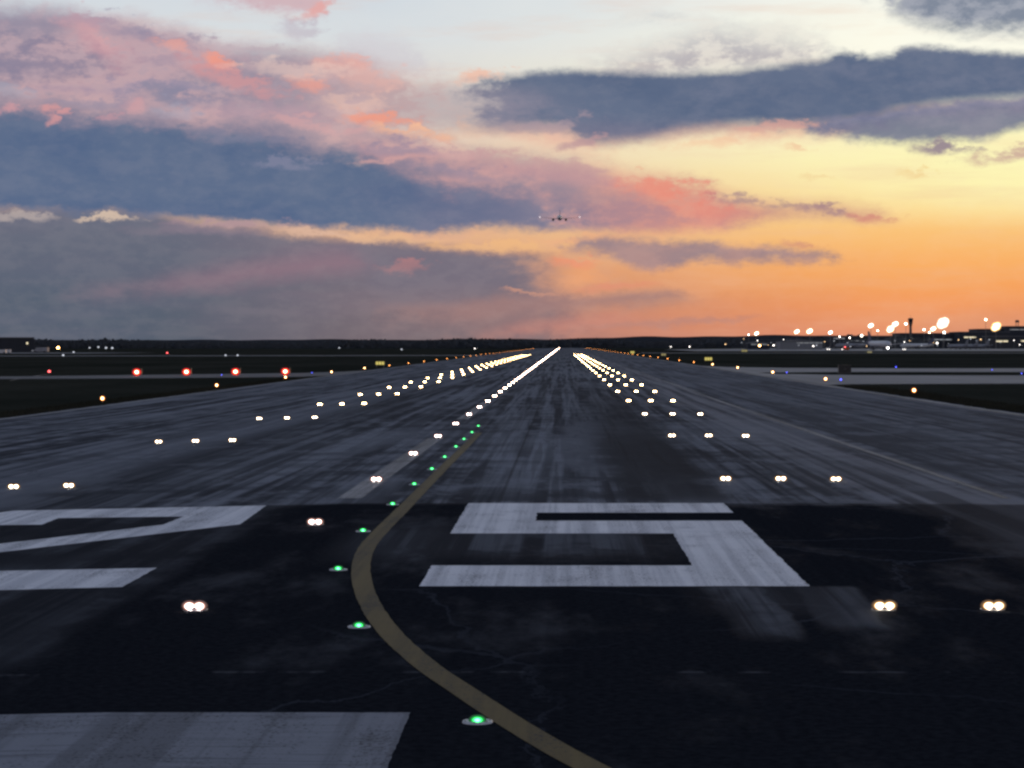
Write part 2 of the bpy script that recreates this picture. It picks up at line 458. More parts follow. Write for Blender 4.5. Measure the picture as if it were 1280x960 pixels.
def hz(py, y):
    return H - (py - VY) * y / F


# ------------------------------------------------------------------ materials
def mat(name, color, rough=0.6, metal=0.0, spec=0.5):
    m = bpy.data.materials.new(name)
    m.use_nodes = True
    p = m.node_tree.nodes['Principled BSDF']
    p.inputs['Roughness'].default_value = rough
    p.inputs['Metallic'].default_value = metal
    p.inputs['Specular IOR Level'].default_value = spec
    b = NB(m.node_tree)
    tc = b.n('ShaderNodeTexCoord').outputs['Object']
    n = b.noise(tc, 2.5, 4)
    c = (color[0], color[1], color[2], 1)
    d = tuple(v * 0.7 for v in color[:3]) + (1,)
    m.node_tree.links.new(b.mix(b.sst(n, 0.35, 0.65), d, c), p.inputs['Base Color'])
    return m


def glow(name, color, strength):
    m = bpy.data.materials.new(name)
    m.use_nodes = True
    nt = m.node_tree
    p = nt.nodes['Principled BSDF']
    p.inputs['Base Color'].default_value = (0.3, 0.3, 0.3, 1)
    p.inputs['Roughness'].default_value = 0.2
    b = NB(nt)
    # a lamp is a little uneven behind its glass
    n = b.noise(b.n('ShaderNodeTexCoord').outputs['Object'], 30, 2)
    c = (color[0], color[1], color[2], 1)
    nt.links.new(b.mix(b.sst(n, 0.3, 0.7), tuple(v * 0.85 for v in c[:3]) + (1,), c), p.inputs['Emission Color'])
    p.inputs['Emission Strength'].default_value = strength
    return m


def halo_lens(name, core, edge, strength, rim=0.012, k=3.2):
    """an oversized lamp cover: emission fades from a hot core to imitate a bloom halo"""
    m = bpy.data.materials.new(name)
    m.use_nodes = True
    nt = m.node_tree
    p = nt.nodes['Principled BSDF']
    p.inputs['Base Color'].default_value = (0.1, 0.1, 0.1, 1)
    p.inputs['Specular IOR Level'].default_value = 0.1
    b = NB(nt)
    sp = b.n('ShaderNodeSeparateXYZ')
    nt.links.new(b.n('ShaderNodeTexCoord').outputs['Generated'], sp.inputs[0])
    gx, gz = S(b, sp.outputs[0]) - 0.5, S(b, sp.outputs[2]) - 0.5
    r = b.m('SQRT', gx * gx + gz * gz) * 2.0
    f = b.m('POWER', (1.0 - r).max(0.0), k)
    nt.links.new(b.mix(b.sst(r, 0.15, 0.75), core + (1,), edge + (1,)), p.inputs['Emission Color'])
    nt.links.new(((f + rim) * strength).s, p.inputs['Emission Strength'])
    return m


def surf(name):
    m = bpy.data.materials.new(name)
    m.use_nodes = True
    b = NB(m.node_tree)
    p = m.node_tree.nodes['Principled BSDF']
    pos = b.n('ShaderNodeNewGeometry').outputs['Position']
    sp = b.n('ShaderNodeSeparateXYZ')
    m.node_tree.links.new(pos, sp.inputs[0])
    x, y, z = (S(b, o) for o in sp.outputs)
    return m, b, p, x, y


def asphalt():
    m, b, p, x, y = surf('runway_asphalt')
    L = m.node_tree.links.new
    v2 = lambda kx, ky, o=0.0: b.xyz(x * kx + o, y * ky + o, 0.0)
    big = b.noise(v2(0.06, 0.02, 3), 1.0, 5, 0.6)
    lon = b.noise(v2(1.5, 0.015, 11), 1.0, 5, 0.6)        # tyre and sealing streaks along the runway
    lon2 = b.noise(v2(0.45, 0.012, 31), 1.0, 4, 0.6)
    blot = b.noise(v2(0.5, 0.16, 41), 1.0, 6, 0.65)
    trn = b.noise(b.xyz(x * 0.13 + (blot - 0.5) * 0.7 + 23.0, y * 0.30 + (big - 0.5) * 3.0 + 23.0, (lon2 - 0.5) * 2.2), 1.0, 5, 0.62)       # across
    fine = b.noise(v2(9, 9, 5), 1.0, 3, 0.6)
    grit = b.noise(v2(70, 70, 8), 1.0, 2, 0.6)
    grey = b.mix(b.sst(lon, 0.42, 0.58), (0.030, 0.035, 0.046, 1), (0.215, 0.226, 0.250, 1))
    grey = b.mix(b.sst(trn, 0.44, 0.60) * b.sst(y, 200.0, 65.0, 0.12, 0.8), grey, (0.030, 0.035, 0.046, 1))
    grey = b.mix(b.sst(lon2, 0.49, 0.60) * 0.65, grey, (0.040, 0.046, 0.058, 1))
    grey = b.mix(b.sst(blot, 0.50, 0.66) * 0.6, grey, (0.24, 0.25, 0.275, 1))
    wide = b.noise(v2(0.16, 0.018, 53), 1.0, 4, 0.6)
    grey = b.mix(b.sst(wide, 0.50, 0.62) * 0.55, grey, (0.225, 0.235, 0.258, 1))
    # rubber left by landing wheels, either side of the middle
    xx = x + (lon - 0.5) * 3 + (blot - 0.5) * 2.5
    rub = b.sst((xx - 3.0).abs(), 3.0, 0.6) * b.sst(y, 52.0, 66.0) * b.sst(y, 240.0, 90.0)
    rub = (rub * 0.75).max(b.sst((xx + 12.0).abs(), 3.8, 1.2) * b.sst(y, 300.0, 140.0) * 0.45)
    grey = b.mix(rub, grey, (0.022, 0.027, 0.037, 1))
    lane = b.sst((x - 2.7 + (blot - .5) * 2.0).abs(), 1.7, 0.9) * b.sst(y + (blot - .5) * 30, 105.0, 80.0) * b.sst(y, 51.0, 55.0)
    grey = b.mix(lane * 0.7, grey, (0.020, 0.024, 0.032, 1))
    pale = b.sst((x + 1.3 + (blot - .5) * 3.0).abs(), 1.9, 0.5) * b.sst(y + (trn - .5) * 25, 100.0, 84.0) * b.sst(y + (trn - .5) * 14, 55.0, 62.0)
    pale = pale.max(b.sst((x + 9.2 + (blot - .5) * 4.0).abs(), 3.0, 0.8) * b.sst(y + (trn - .5) * 30, 112.0, 90.0) * b.sst(y + (trn - .5) * 16, 56.0, 66.0) * 0.6)
    grey = b.mix(pale * 0.6 * b.sst(lon, 0.40, 0.58, 0.35, 1.0), grey, (0.26, 0.272, 0.295, 1))
    # pale worn band beside the right-hand paving seam
    band = b.sst(x + (lon - 0.5) * 2, 5.0, 9.5) * b.sst(x + (blot - .5) * 0.8, 11.4, 10.4) * (0.35 + b.sst(lon, 0.42, 0.58) * 0.65)
    grey = b.mix(band * 0.75, grey, (0.27, 0.262, 0.268, 1))
    outer = b.sst(x + (lon2 - .5) * 3, 10.8, 11.6)
    grey = b.mix(outer * 0.35, grey, (0.11, 0.12, 0.14, 1))
    bandl = b.sst(x + (lon - 0.5) * 3, -19.0, -16.0) * b.sst(x + (lon - .5) * 3, -12.5, -14.5)
    grey = b.mix(bandl * 0.5, grey, (0.22, 0.23, 0.255, 1))
    # fresh seal coat on the near slab, with bare patches
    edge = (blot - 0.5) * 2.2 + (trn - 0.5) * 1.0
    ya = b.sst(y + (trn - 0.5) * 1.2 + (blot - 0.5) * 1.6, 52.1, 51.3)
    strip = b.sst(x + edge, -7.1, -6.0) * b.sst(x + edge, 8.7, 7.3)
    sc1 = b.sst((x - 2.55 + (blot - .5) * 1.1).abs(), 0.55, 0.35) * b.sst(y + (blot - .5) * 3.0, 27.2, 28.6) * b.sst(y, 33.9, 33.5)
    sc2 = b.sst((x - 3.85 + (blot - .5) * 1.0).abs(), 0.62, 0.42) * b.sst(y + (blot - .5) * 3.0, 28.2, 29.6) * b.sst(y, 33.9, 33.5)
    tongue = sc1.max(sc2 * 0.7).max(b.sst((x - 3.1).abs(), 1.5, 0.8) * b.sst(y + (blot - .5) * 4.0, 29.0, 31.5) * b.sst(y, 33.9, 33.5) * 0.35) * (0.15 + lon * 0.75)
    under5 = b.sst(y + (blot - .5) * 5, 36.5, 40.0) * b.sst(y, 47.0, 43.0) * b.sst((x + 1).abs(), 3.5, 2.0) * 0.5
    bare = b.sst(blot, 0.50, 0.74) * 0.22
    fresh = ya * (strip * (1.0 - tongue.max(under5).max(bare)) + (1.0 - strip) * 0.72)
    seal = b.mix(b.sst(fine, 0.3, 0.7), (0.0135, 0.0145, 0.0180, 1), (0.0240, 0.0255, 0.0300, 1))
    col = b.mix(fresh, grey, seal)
    # hairline joints across and along
    jy = b.m('PINGPONG', y + 1.6 + (trn - .5) * .1, 13.2)
    jx = b.m('PINGPONG', x + 1.5 + (lon2 - .5) * 0.05, 3.8)
    joint = b.sst(jy, 0.10, 0.02) * b.sst(blot, 0.50, 0.56) * 0.35
    col = b.mix(joint, col, (0.16, 0.16, 0.17, 1))
    col = b.mix(b.sst(jx, 0.06, 0.02) * 0.45 * (1.0 - ya), col, (0.014, 0.015, 0.018, 1))
    seam = b.sst((y - 51.7).abs(), 0.22, 0.08) * 0.6 * b.sst(blot, 0.44, 0.54)
    col = b.mix(seam, col, (0.008, 0.008, 0.011, 1))
    # tyre marks running with the runway, and fine wandering cracks
    tyre = b.sst(lon + (fine - .5) * .1, 0.56, 0.62) * b.sst(x.abs(), 9.0, 5.0) * 0.35
    col = b.mix(tyre * (1.0 - fresh * 0.5), col, (0.010, 0.011, 0.014, 1))
    vor = b.n('ShaderNodeTexVoronoi', feature='DISTANCE_TO_EDGE')
    L(b.xyz(x * 0.16 + (blot - .5) * 0.5, y * 0.12 + (big - .5) * 1.0, 0.0), vor.inputs['Vector'])
    vor.inputs['Scale'].default_value = 1.0
    crack = b.sst(S(b, vor.outputs['Distance']), 0.008, 0.002) * b.sst(big, 0.42, 0.52) * 0.7
    col = b.mix(crack, col, (0.060, 0.064, 0.075, 1))
    col = b.mix(b.sst(grit, 0.56, 0.75) * 0.3, col, b.mix(0.5, col, (0.13, 0.135, 0.15, 1)))
    L(col, p.inputs['Base Color'])
    L((0.80 + (fine - 0.5) * 0.2).s, p.inputs['Roughness'])
    L((0.015 - fresh * 0.015).s, p.inputs['Specular IOR Level'])
    bp = b.n('ShaderNodeBump')
    bp.inputs['Strength'].default_value = 0.35
    bp.inputs['Distance'].default_value = 0.02
    L((fine * 0.6 + grit * 0.4).s, bp.inputs['Height'])
    L(bp.outputs[0], p.inputs['Normal'])
    return m


def paint(name, light, worn, wear, streak=0.5, cross=0.35, spec=0.2):
    m, b, p, x, y = surf(name)
    L = m.node_tree.links.new
    v2 = lambda kx, ky, o=0.0: b.xyz(x * kx + o, y * ky + o, 0.0)
    lon = b.noise(v2(2.4, 0.03, 7), 1.0, 5, 0.65)
    blot = b.noise(v2(0.9, 0.5, 17), 1.0, 6, 0.65)
    fine = b.noise(v2(22, 16, 3), 1.0, 3, 0.6)
    grit = b.noise(v2(80, 60, 9), 1.0, 2, 0.6)
    trn = b.noise(v2(0.5, 9, 4), 1.0, 4, 0.65)
    c = b.mix(b.sst(lon, 0.38, 0.64) * streak, light, worn)
    c = b.mix(b.sst(blot, 0.5, 0.74) * 0.7, c, worn)
    c = b.mix(b.sst(trn, 0.5, 0.66) * cross, c, worn)
    lane = b.m('PINGPONG', x + 0.3 + (lon - .5) * 0.06, 0.62)      # seams between spray passes
    c = b.mix(b.sst(lane, 0.035, 0.01) * 0.4, c, worn)
    c = b.mix(b.sst(b.noise(v2(1.1, 0.02, 19), 1.0, 5, 0.65), 0.52, 0.62) * 0.6, c, worn)      # rubber dragged along
    hole = b.sst(fine + (blot - 0.5) * 0.5 + (lon - .5) * .4, 0.62 - wear * 0.2, 0.74 - wear * 0.2)
    c = b.mix(hole * 0.8, c, (0.03, 0.032, 0.038, 1))
    c = b.mix(b.sst(grit, 0.55, 0.72) * 0.3, c, (0.05, 0.05, 0.055, 1))
    L(c, p.inputs['Base Color'])
    p.inputs['Roughness'].default_value = 0.6
    p.inputs['Specular IOR Level'].default_value = spec
    bp = b.n('ShaderNodeBump')
    bp.inputs['Strength'].default_value = 0.3
    bp.inputs['Distance'].default_value = 0.015
    L((fine * 0.6 + grit * 0.4).s, bp.inputs['Height'])
    L(bp.outputs[0], p.inputs['Normal'])
    return m


def grass_mat():
    m, b, p, x, y = surf('grass_ground')
    L = m.node_tree.links.new
    v2 = lambda kx, ky, o=0.0: b.xyz(x * kx + o, y * ky + o, 0.0)
    n1 = b.noise(v2(0.03, 0.01, 3), 1.0, 6, 0.6)
    n2 = b.noise(v2(0.8, 0.3, 3), 1.0, 4, 0.6)
    c = b.mix(b.sst(n1, 0.35, 0.65), (0.030, 0.031, 0.023, 1), (0.052, 0.050, 0.038, 1))
    c = b.mix(b.sst(n2, 0.4, 0.7) * 0.5, c, (0.026, 0.027, 0.020, 1))
    L(c, p.inputs['Base Color'])
    p.inputs['Roughness'].default_value = 1.0
    p.inputs['Specular IOR Level'].default_value = 0.0
    return m


def concrete(name, a, c2):
    m, b, p, x, y = surf(name)
    v2 = lambda kx, ky, o=0.0: b.xyz(x * kx + o, y * ky + o, 0.0)
    n = b.noise(v2(0.05, 0.05, 2), 1.0, 6, 0.62)
    c = b.mix(b.sst(n, 0.35, 0.65), a, c2)
    jx = b.m('PINGPONG', x, 7.5)
    c = b.mix(b.sst(jx, 0.3, 0.1) * 0.4, c, (0.03, 0.03, 0.035, 1))
    m.node_tree.links.new(c, p.inputs['Base Color'])
    p.inputs['Roughness'].default_value = 0.7
    return m


M = dict(
    asphalt=asphalt(),
    white=paint('white_paint', (0.90, 0.88, 0.88, 1), (0.50, 0.50, 0.53, 1), 0.3, 0.75),
    dull=paint('dull_white_paint', (0.25, 0.262, 0.295, 1), (0.105, 0.112, 0.132, 1), 0.35, 0.2, 0.8, 0.05),
    faint=paint('worn_white_paint', (0.30, 0.295, 0.30, 1), (0.095, 0.098, 0.11, 1), 0.7, 0.9),
    yellow=paint('yellow_paint', (0.170, 0.120, 0.044, 1), (0.090, 0.067, 0.030, 1), 0.25, 0.5, 0.3, 0.04),
    grass=grass_mat(),
    taxi=concrete('taxiway_concrete', (0.17, 0.17, 0.175, 1), (0.26, 0.255, 0.255, 1)),
    taxi_old=concrete('old_taxiway_asphalt', (0.055, 0.057, 0.062, 1), (0.085, 0.086, 0.09, 1)),
    apron=concrete('apron_concrete', (0.16, 0.16, 0.165, 1), (0.25, 0.245, 0.24, 1)),
    metal=mat('cast_metal', (0.42, 0.43, 0.45), 0.35, 1.0),
    rim=mat('pale_steel_rim', (0.62, 0.63, 0.65), 0.4, 0.0),
    dark=mat('dark_paint', (0.03, 0.032, 0.035), 0.5),
    pole=mat('galvanised_steel', (0.22, 0.23, 0.24), 0.5, 0.6),
    wall=mat('grey_cladding', (0.055, 0.062, 0.078), 0.8, 0, 0.1),
    wall2=mat('pale_cladding', (0.26, 0.27, 0.29), 0.7),
    roof=mat('roof_sheet', (0.16, 0.165, 0.18), 0.6),
    conc=mat('tower_concrete', (0.12, 0.11, 0.105), 0.8),
    glass=mat('dark_glass', (0.03, 0.035, 0.045), 0.1),
    cabin=mat('white_fuselage_paint', (0.72, 0.73, 0.75), 0.35),
    greyjet=mat('grey_fuselage_paint', (0.30, 0.31, 0.34), 0.35),
    tail=mat('blue_tail_paint', (0.05, 0.07, 0.15), 0.4),
    engine=mat('engine_cowling', (0.10, 0.10, 0.11), 0.4),
    tyre=mat('tyre_rubber', (0.015, 0.015, 0.016), 0.8),
    leaf=mat('hazed_foliage', (0.095, 0.105, 0.120), 0.9, 0.0, 0.1),  # bluish lift in the base colour stands in for distance haze
    hill=mat('far_hill', (0.06, 0.062, 0.066), 1.0, 0.0, 0.0),
    orange=mat('orange_van_paint', (0.5, 0.12, 0.03), 0.4),
    signface=glow('lit_yellow_sign', (0.85, 0.70, 0.13), 0.75),
    signface_dim=glow('dim_yellow_sign', (0.75, 0.62, 0.16), 0.35),
    lamp_white=glow('runway_lamp_white', (1.0, 0.66, 0.30), 45),
    lamp_pink=glow('runway_lamp_rose', (1.0, 0.66, 0.48), 45),
    near_white=halo_lens('near_lamp_white', (1.0, 0.90, 0.70), (1.0, 0.52, 0.18), 80, 0.0012, 4.4),
    near_rose=halo_lens('near_lamp_rose', (1.0, 0.88, 0.82), (1.0, 0.50, 0.40), 80, 0.0012, 4.4),
    near_amber=halo_lens('near_lamp_amber', (1.0, 0.72, 0.32), (1.0, 0.26, 0.04), 40),
    near_green=halo_lens('near_lamp_green', (0.10, 1.0, 0.28), (0.0, 0.9, 0.10), 12, 0.004, 3.0),
    near_red=halo_lens('near_lamp_red', (1.0, 0.26, 0.14), (1.0, 0.012, 0.008), 110, 0.005, 5.0),
    near_flood=halo_lens('near_flood_lamp', (1.0, 0.92, 0.78), (1.0, 0.66, 0.38), 60, 0.025, 4.0),
    near_flood_cool=halo_lens('near_flood_lamp_cool', (1.0, 0.96, 0.92), (1.0, 0.78, 0.58), 70, 0.025, 4.0),
    near_flood_warm=halo_lens('near_flood_lamp_warm', (1.0, 0.84, 0.52), (1.0, 0.58, 0.22), 50, 0.03, 4.0),
    lamp_amber=glow('edge_lamp_amber', (1.0, 0.36, 0.08), 9),
    lamp_red_dim=glow('small_lamp_red', (1.0, 0.10, 0.10), 5),
    lamp_blue=glow('taxiway_lamp_blue', (0.08, 0.10, 1.0), 6),
    flood_cool=glow('floodlight_lamp_cool', (1.0, 0.93, 0.84), 25),
    small_white=glow('small_white_lamp', (1.0, 0.93, 0.85), 6),
    small_amber=glow('small_amber_lamp', (1.0, 0.50, 0.14), 30),
    small_amber_dim=glow('faint_amber_lamp', (1.0, 0.62, 0.28), 4),
    dot=glow('faint_white_lamp', (0.85, 0.90, 1.0), 1.0),
    window=glow('lit_window', (1.0, 0.86, 0.55), 1.1),
    window_dim=glow('dim_window', (0.8, 0.85, 0.9), 0.25),
    strobe=glow('wingtip_strobe', (1.0, 0.90, 0.93), 1.6),
)


# ------------------------------------------------------------------ mesh helpers
class MB:
    def __init__(self):
        self.bm = bmesh.new()

    def box(self, x0, x1, y0, y1, z0, z1, mi=0, taper=0.0):
        t = taper
        vs = [self.bm.verts.new(p) for p in [(x0, y0, z0), (x1, y0, z0), (x1, y1, z0), (x0, y1, z0),
              (x0 + t, y0 + t, z1), (x1 - t, y0 + t, z1), (x1 - t, y1 - t, z1), (x0 + t, y1 - t, z1)]]
        for f in ((0, 3, 2, 1), (4, 5, 6, 7), (0, 1, 5, 4), (1, 2, 6, 5), (2, 3, 7, 6), (3, 0, 4, 7)):
            self.bm.faces.new([vs[i] for i in f]).material_index = mi
        return self

    def lathe(self, prof, n=16, c=(0, 0, 0), axis='z', mi=0, sx=1.0, sy=1.0, cap=True):
        rings = []
        for r, h in prof:
            ring = []
            for k in range(n):
                a = 2 * pi * k / n
                u, v = r * cos(a) * sx, r * sin(a) * sy
                p = {'z': (u, v, h), 'y': (u, h, v), 'x': (h, u, v)}[axis]
                ring.append(self.bm.verts.new((p[0] + c[0], p[1] + c[1], p[2] + c[2])))
            rings.append(ring)
        for a, b_ in zip(rings, rings[1:]):
            for k in range(n):
                self.bm.faces.new([a[k], a[(k + 1) % n], b_[(k + 1) % n], b_[k]]).material_index = mi
        if cap:
            for ring in (rings[0], rings[-1]):
                self.bm.faces.new(ring).material_index = mi
        return self

    def ball(self, c, rx, ry, rz, mi=0, n=10, m=6):
        prof = []
        rings = []
        for j in range(m + 1):
            t = -pi / 2 + pi * j / m
            prof.append((max(cos(t), 0.02), sin(t)))
        for r, h in prof:
            rings.append([self.bm.verts.new((c[0] + rx * r * cos(2 * pi * k / n), c[1] + ry * r * sin(2 * pi * k / n), c[2] + rz * h)) for k in range(n)])
        for a, b_ in zip(rings, rings[1:]):
            for k in range(n):
                self.bm.faces.new([a[k], a[(k + 1) % n], b_[(k + 1) % n], b_[k]]).material_index = mi
        self.bm.faces.new(rings[0]).material_index = mi
        self.bm.faces.new(rings[-1]).material_index = mi
        return self

    def slab(self, pts_a, pts_b, mi=0):
        """closed solid between two matching outlines"""
        A = [self.bm.verts.new(p) for p in pts_a]
        B = [self.bm.verts.new(p) for p in pts_b]
        n = len(A)
        self.bm.faces.new(A).material_index = mi
        self.bm.faces.new(B).material_index = mi
        for k in range(n):
            self.bm.faces.new([A[k], A[(k + 1) % n], B[(k + 1) % n], B[k]]).material_index = mi
        return self

    def build(self, name, mats, parent=None, smooth=False, loc=None):
        bmesh.ops.recalc_face_normals(self.bm, faces=self.bm.faces)
        me = bpy.data.meshes.new(name)
        self.bm.to_mesh(me)
        self.bm.free()
        for m in (mats if isinstance(mats, (list, tuple)) else [mats]):
            me.materials.append(m)
        if smooth:
            for p in me.polygons:
                p.use_smooth = True
        o = bpy.data.objects.new(name, me)
        COL.objects.link(o)
        if parent is not None:
            o.parent = parent
        if loc:
            o.location = loc
        return o


def tag(o, label=None, cat=None, group=None, kind=None):
    if label:
        o['label'] = label
    if cat:
        o['category'] = cat
    if group:
        o['group'] = group
    if kind:
        o['kind'] = kind
    return o


def empty(name, loc, label=None, cat=None, group=None, rz=0.0):
    o = bpy.data.objects.new(name, None)
    o.empty_display_size = 0.2
    COL.objects.link(o)
    o.location = loc
    o.rotation_euler = (0, 0, rz)
    return tag(o, label, cat, group)


def dup(root, loc, label, group=None, rz=None, scale=None):
    r = root.copy()
    COL.objects.link(r)
    r.location = loc
    if rz is not None:
        r.rotation_euler = (0, 0, rz)
    if scale:
        r.scale = (scale,) * 3
    r['label'] = label
    if group:
        r['group'] = group
    for ch in list(root.children):
        c = ch.copy()
        COL.objects.link(c)
        c.parent = r
        for g in ch.children:
            d = g.copy()
            COL.objects.link(d)
            d.parent = c
    return r


def rough_edge(P, step=0.22, amp=0.013):
    """paint is sprayed: its edge wanders by a centimetre"""
    rr = random.Random(len(P) * 7 + int(abs(P[0][0]) * 100))
    out = []
    for (x0, y0), (x1, y1) in zip(P, P[1:] + P[:1]):
        l = math.hypot(x1 - x0, y1 - y0)
        n = max(1, min(60, int(l / step)))
        for k in range(n):
            t = k / n
            a = amp if k else 0.0
            out.append((x0 + (x1 - x0) * t + rr.uniform(-a, a), y0 + (y1 - y0) * t + rr.uniform(-a, a)))
    return out


def sheet(name, outline, material, dz, parent=None, kind='structure', skirt=0.0):
    """a flat polygon laid on the terrain; outline in ground metres"""
    bm = bmesh.new()
    f = bm.faces.new([bm.verts.new((x, y, 0)) for x, y in outline])
    if f.normal.z < 0 or f.calc_area() and (f.normal_update() or f.normal.z < 0):
        f.normal_flip()
    bmesh.ops.triangulate(bm, faces=bm.faces[:], quad_method='BEAUTY', ngon_method='EAR_CLIP')
    cuts = [((x, 0, 0), (1, 0, 0)) for x, _ in XP] + [((0, y, 0), (0, 1, 0)) for y in YB]
    for co, no in cuts:
        bmesh.ops.bisect_plane(bm, geom=bm.verts[:] + bm.edges[:] + bm.faces[:], plane_co=co, plane_no=no, dist=1e-5)
    for v in bm.verts:
        v.co.z = zg(v.co.x, v.co.y) + dz
    if skirt:
        ed = [e for e in bm.edges if e.is_boundary]
        r = bmesh.ops.extrude_edge_only(bm, edges=ed)
        for v in r['geom']:
            if isinstance(v, bmesh.types.BMVert):
                v.co.z -= skirt
    me = bpy.data.meshes.new(name)
    bm.to_mesh(me)
    bm.free()
    me.materials.append(material)
    o = bpy.data.objects.new(name, me)
    COL.objects.link(o)
    if parent:
        o.parent = parent
    if kind and not parent:
        o['kind'] = kind
    return o


# ------------------------------------------------------------------ ground and pavements
sheet('ground', [(-30000, -200), (30000, -200), (30000, 45000), (-30000, 45000)], M['grass'], -0.05)
REND = 3050
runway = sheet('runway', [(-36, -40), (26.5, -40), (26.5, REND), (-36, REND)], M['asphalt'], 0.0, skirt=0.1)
sheet('taxiway', [(26.5, 225), (30, 231), (40, 234), (900, 250), (900, 312), (60, 296), (40, 300), (30, 312), (26.5, 330)], M['taxi'], -0.012, skirt=0.06)
sheet('taxiway', [(26.5, 318), (30, 330), (42, 336), (900, 352), (900, 402), (60, 388), (40, 396), (30, 410), (26.5, 430)], M['taxi'], -0.016, skirt=0.06)
sheet('taxiway', [(-36, 420), (-36, 345), (-46, 336), (-70, 322), (-160, 292), (-900, 282), (-900, 300), (-160, 318), (-84, 345), (-46, 385)], M['taxi_old'], -0.012, skirt=0.06)
sheet('service_road', [G(12, 475.5), G(60, 467.4), G(63, 466.8), G(20, 473.2)], M['taxi_old'], -0.008, skirt=0.06)
sheet('taxiway', [(-900, 800), (-38, 1010), (-38, 1080), (-900, 900)], M['taxi_old'], -0.02, skirt=0.06)
sheet('taxiway', [(40, 1120), (1200, 1140), (1200, 1200), (40, 1170)], M['taxi'], -0.02, skirt=0.06)
sheet('apron', [(90, 1500), (1500, 1420), (1500, 3000), (300, 3000), (90, 2000)], M['apron'], -0.02, skirt=0.06)
sheet('apron', [(-900, 1250), (-280, 1300), (-260, 1420), (-900, 1500)], M['apron'], -0.02, skirt=0.06)

# painted markings, parts of the runway
Yof = lambda py: F * H / (py - VY)
y733, y707, y667, y651, y641, y629 = (Yof(v) for v in (733, 707, 667, 651, 641, 629))
five = [(-2.2, y629), (3.73, y629), (3.73, y641), (-0.57, y641), (-0.57, y651), (3.73, y651), (3.73, y733), (-2.18, y733),
        (-2.18, y707), (2.14, y707), (2.14, y667), (-2.2, y667)]
sheet('numeral_five', rough_edge(five), M['white'], 0.004, runway)
two_px = [(333, 632), (300, 655.5), (0, 690.5)]
two = [G(*p) for p in two_px]
two += [(-12.95, two[2][1] - 4.4)]
lowL = (-12.95, two[2][1] - 0.9)
two = [G(18, 638.5), G(333, 632), G(300, 655.5), G(0, 690.5), (-11.6, G(0, 690.5)[1] - 3.6), (-11.6, G(0, 713.7)[1]), G(196, 710), G(153, 734), G(0, 738), (-12.95, G(0, 738)[1]),
       (-12.95, G(0, 680)[1] - 4.0), (-12.6, G(0, 680)[1] - 2.2), G(0, 680), G(204, 656), G(229, 645.8), G(73, 647.8), G(52, 656), G(0, 656.5), (-12.95, G(0, 656.5)[1]), (-12.95, G(18, 640.5)[1])]
sheet('numeral_two', rough_edge(two), M['white'], 0.004, runway)
sheet('letter_bar', rough_edge([(-7.7, 16.5), (-1.51, 16.5), (-1.51, 22.03), (-7.7, 22.03)], 0.15, 0.007), M['dull'], 0.004, runway)
for k in range(48):
    y0 = 53.7 + 60 * k
    sheet('centreline_dash', [(-5.45, y0), (-4.85, y0), (-4.85, y0 + 36), (-5.45, y0 + 36)], M['faint'], 0.004, runway)
sheet('edge_stripe', [(25.3, -40), (26.2, -40), (26.2, REND), (25.3, REND)], M['faint'], 0.004, runway)
sheet('edge_stripe', [(-35.7, -40), (-34.8, -40), (-34.8, REND), (-35.7, REND)], M['faint'], 0.004, runway)
sheet('seam_line', [(10.62, 54), (10.86, 54), (11.25, 900), (10.95, 900)], M['faint'], 0.004, runway)

# yellow lead-off line
yc_px = [(598.5, 541), (580, 560), (560, 579.5), (535, 604.5), (513, 627), (492, 648), (475, 665), (462, 680), (454, 695), (451, 712), (453, 730), (460, 750), (472, 771), (489, 793), (512, 815), (540, 838), (573, 860), (606, 882), (640, 904), (690, 934), (738, 960), (812, 998)]
yc = [G(*p) for p in yc_px]
def smooth_path(P, n):
    out = []
    for i in range(len(P) - 1):
        p0, p1, p2, p3 = P[max(i - 1, 0)], P[i], P[i + 1], P[min(i + 2, len(P) - 1)]
        for k in range(n):
            t = k / n
            out.append(tuple(0.5 * ((2 * b_) + (c_ - a_) * t + (2 * a_ - 5 * b_ + 4 * c_ - d_) * t * t + (-a_ + 3 * b_ - 3 * c_ + d_) * t ** 3)
                             for a_, b_, c_, d_ in zip(p0, p1, p2, p3)))
    out.append(P[-1])
    return out
yc = smooth_path(yc, 4)
hw = 0.155
Lf, Rt = [], []
for i, (x, y) in enumerate(yc):
    xa, ya = yc[max(i - 1, 0)]
    xb, yb = yc[min(i + 1, len(yc) - 1)]
    l = math.hypot(xb - xa, yb - ya)
    nx, ny = -(yb - ya) / l, (xb - xa) / l
    Lf.append((x + nx * hw, y + ny * hw))
    Rt.append((x - nx * hw, y - ny * hw))
sheet('taxi_line', rough_edge(Lf + Rt[::-1], 0.2, 0.009), M['yellow'], 0.008, runway)

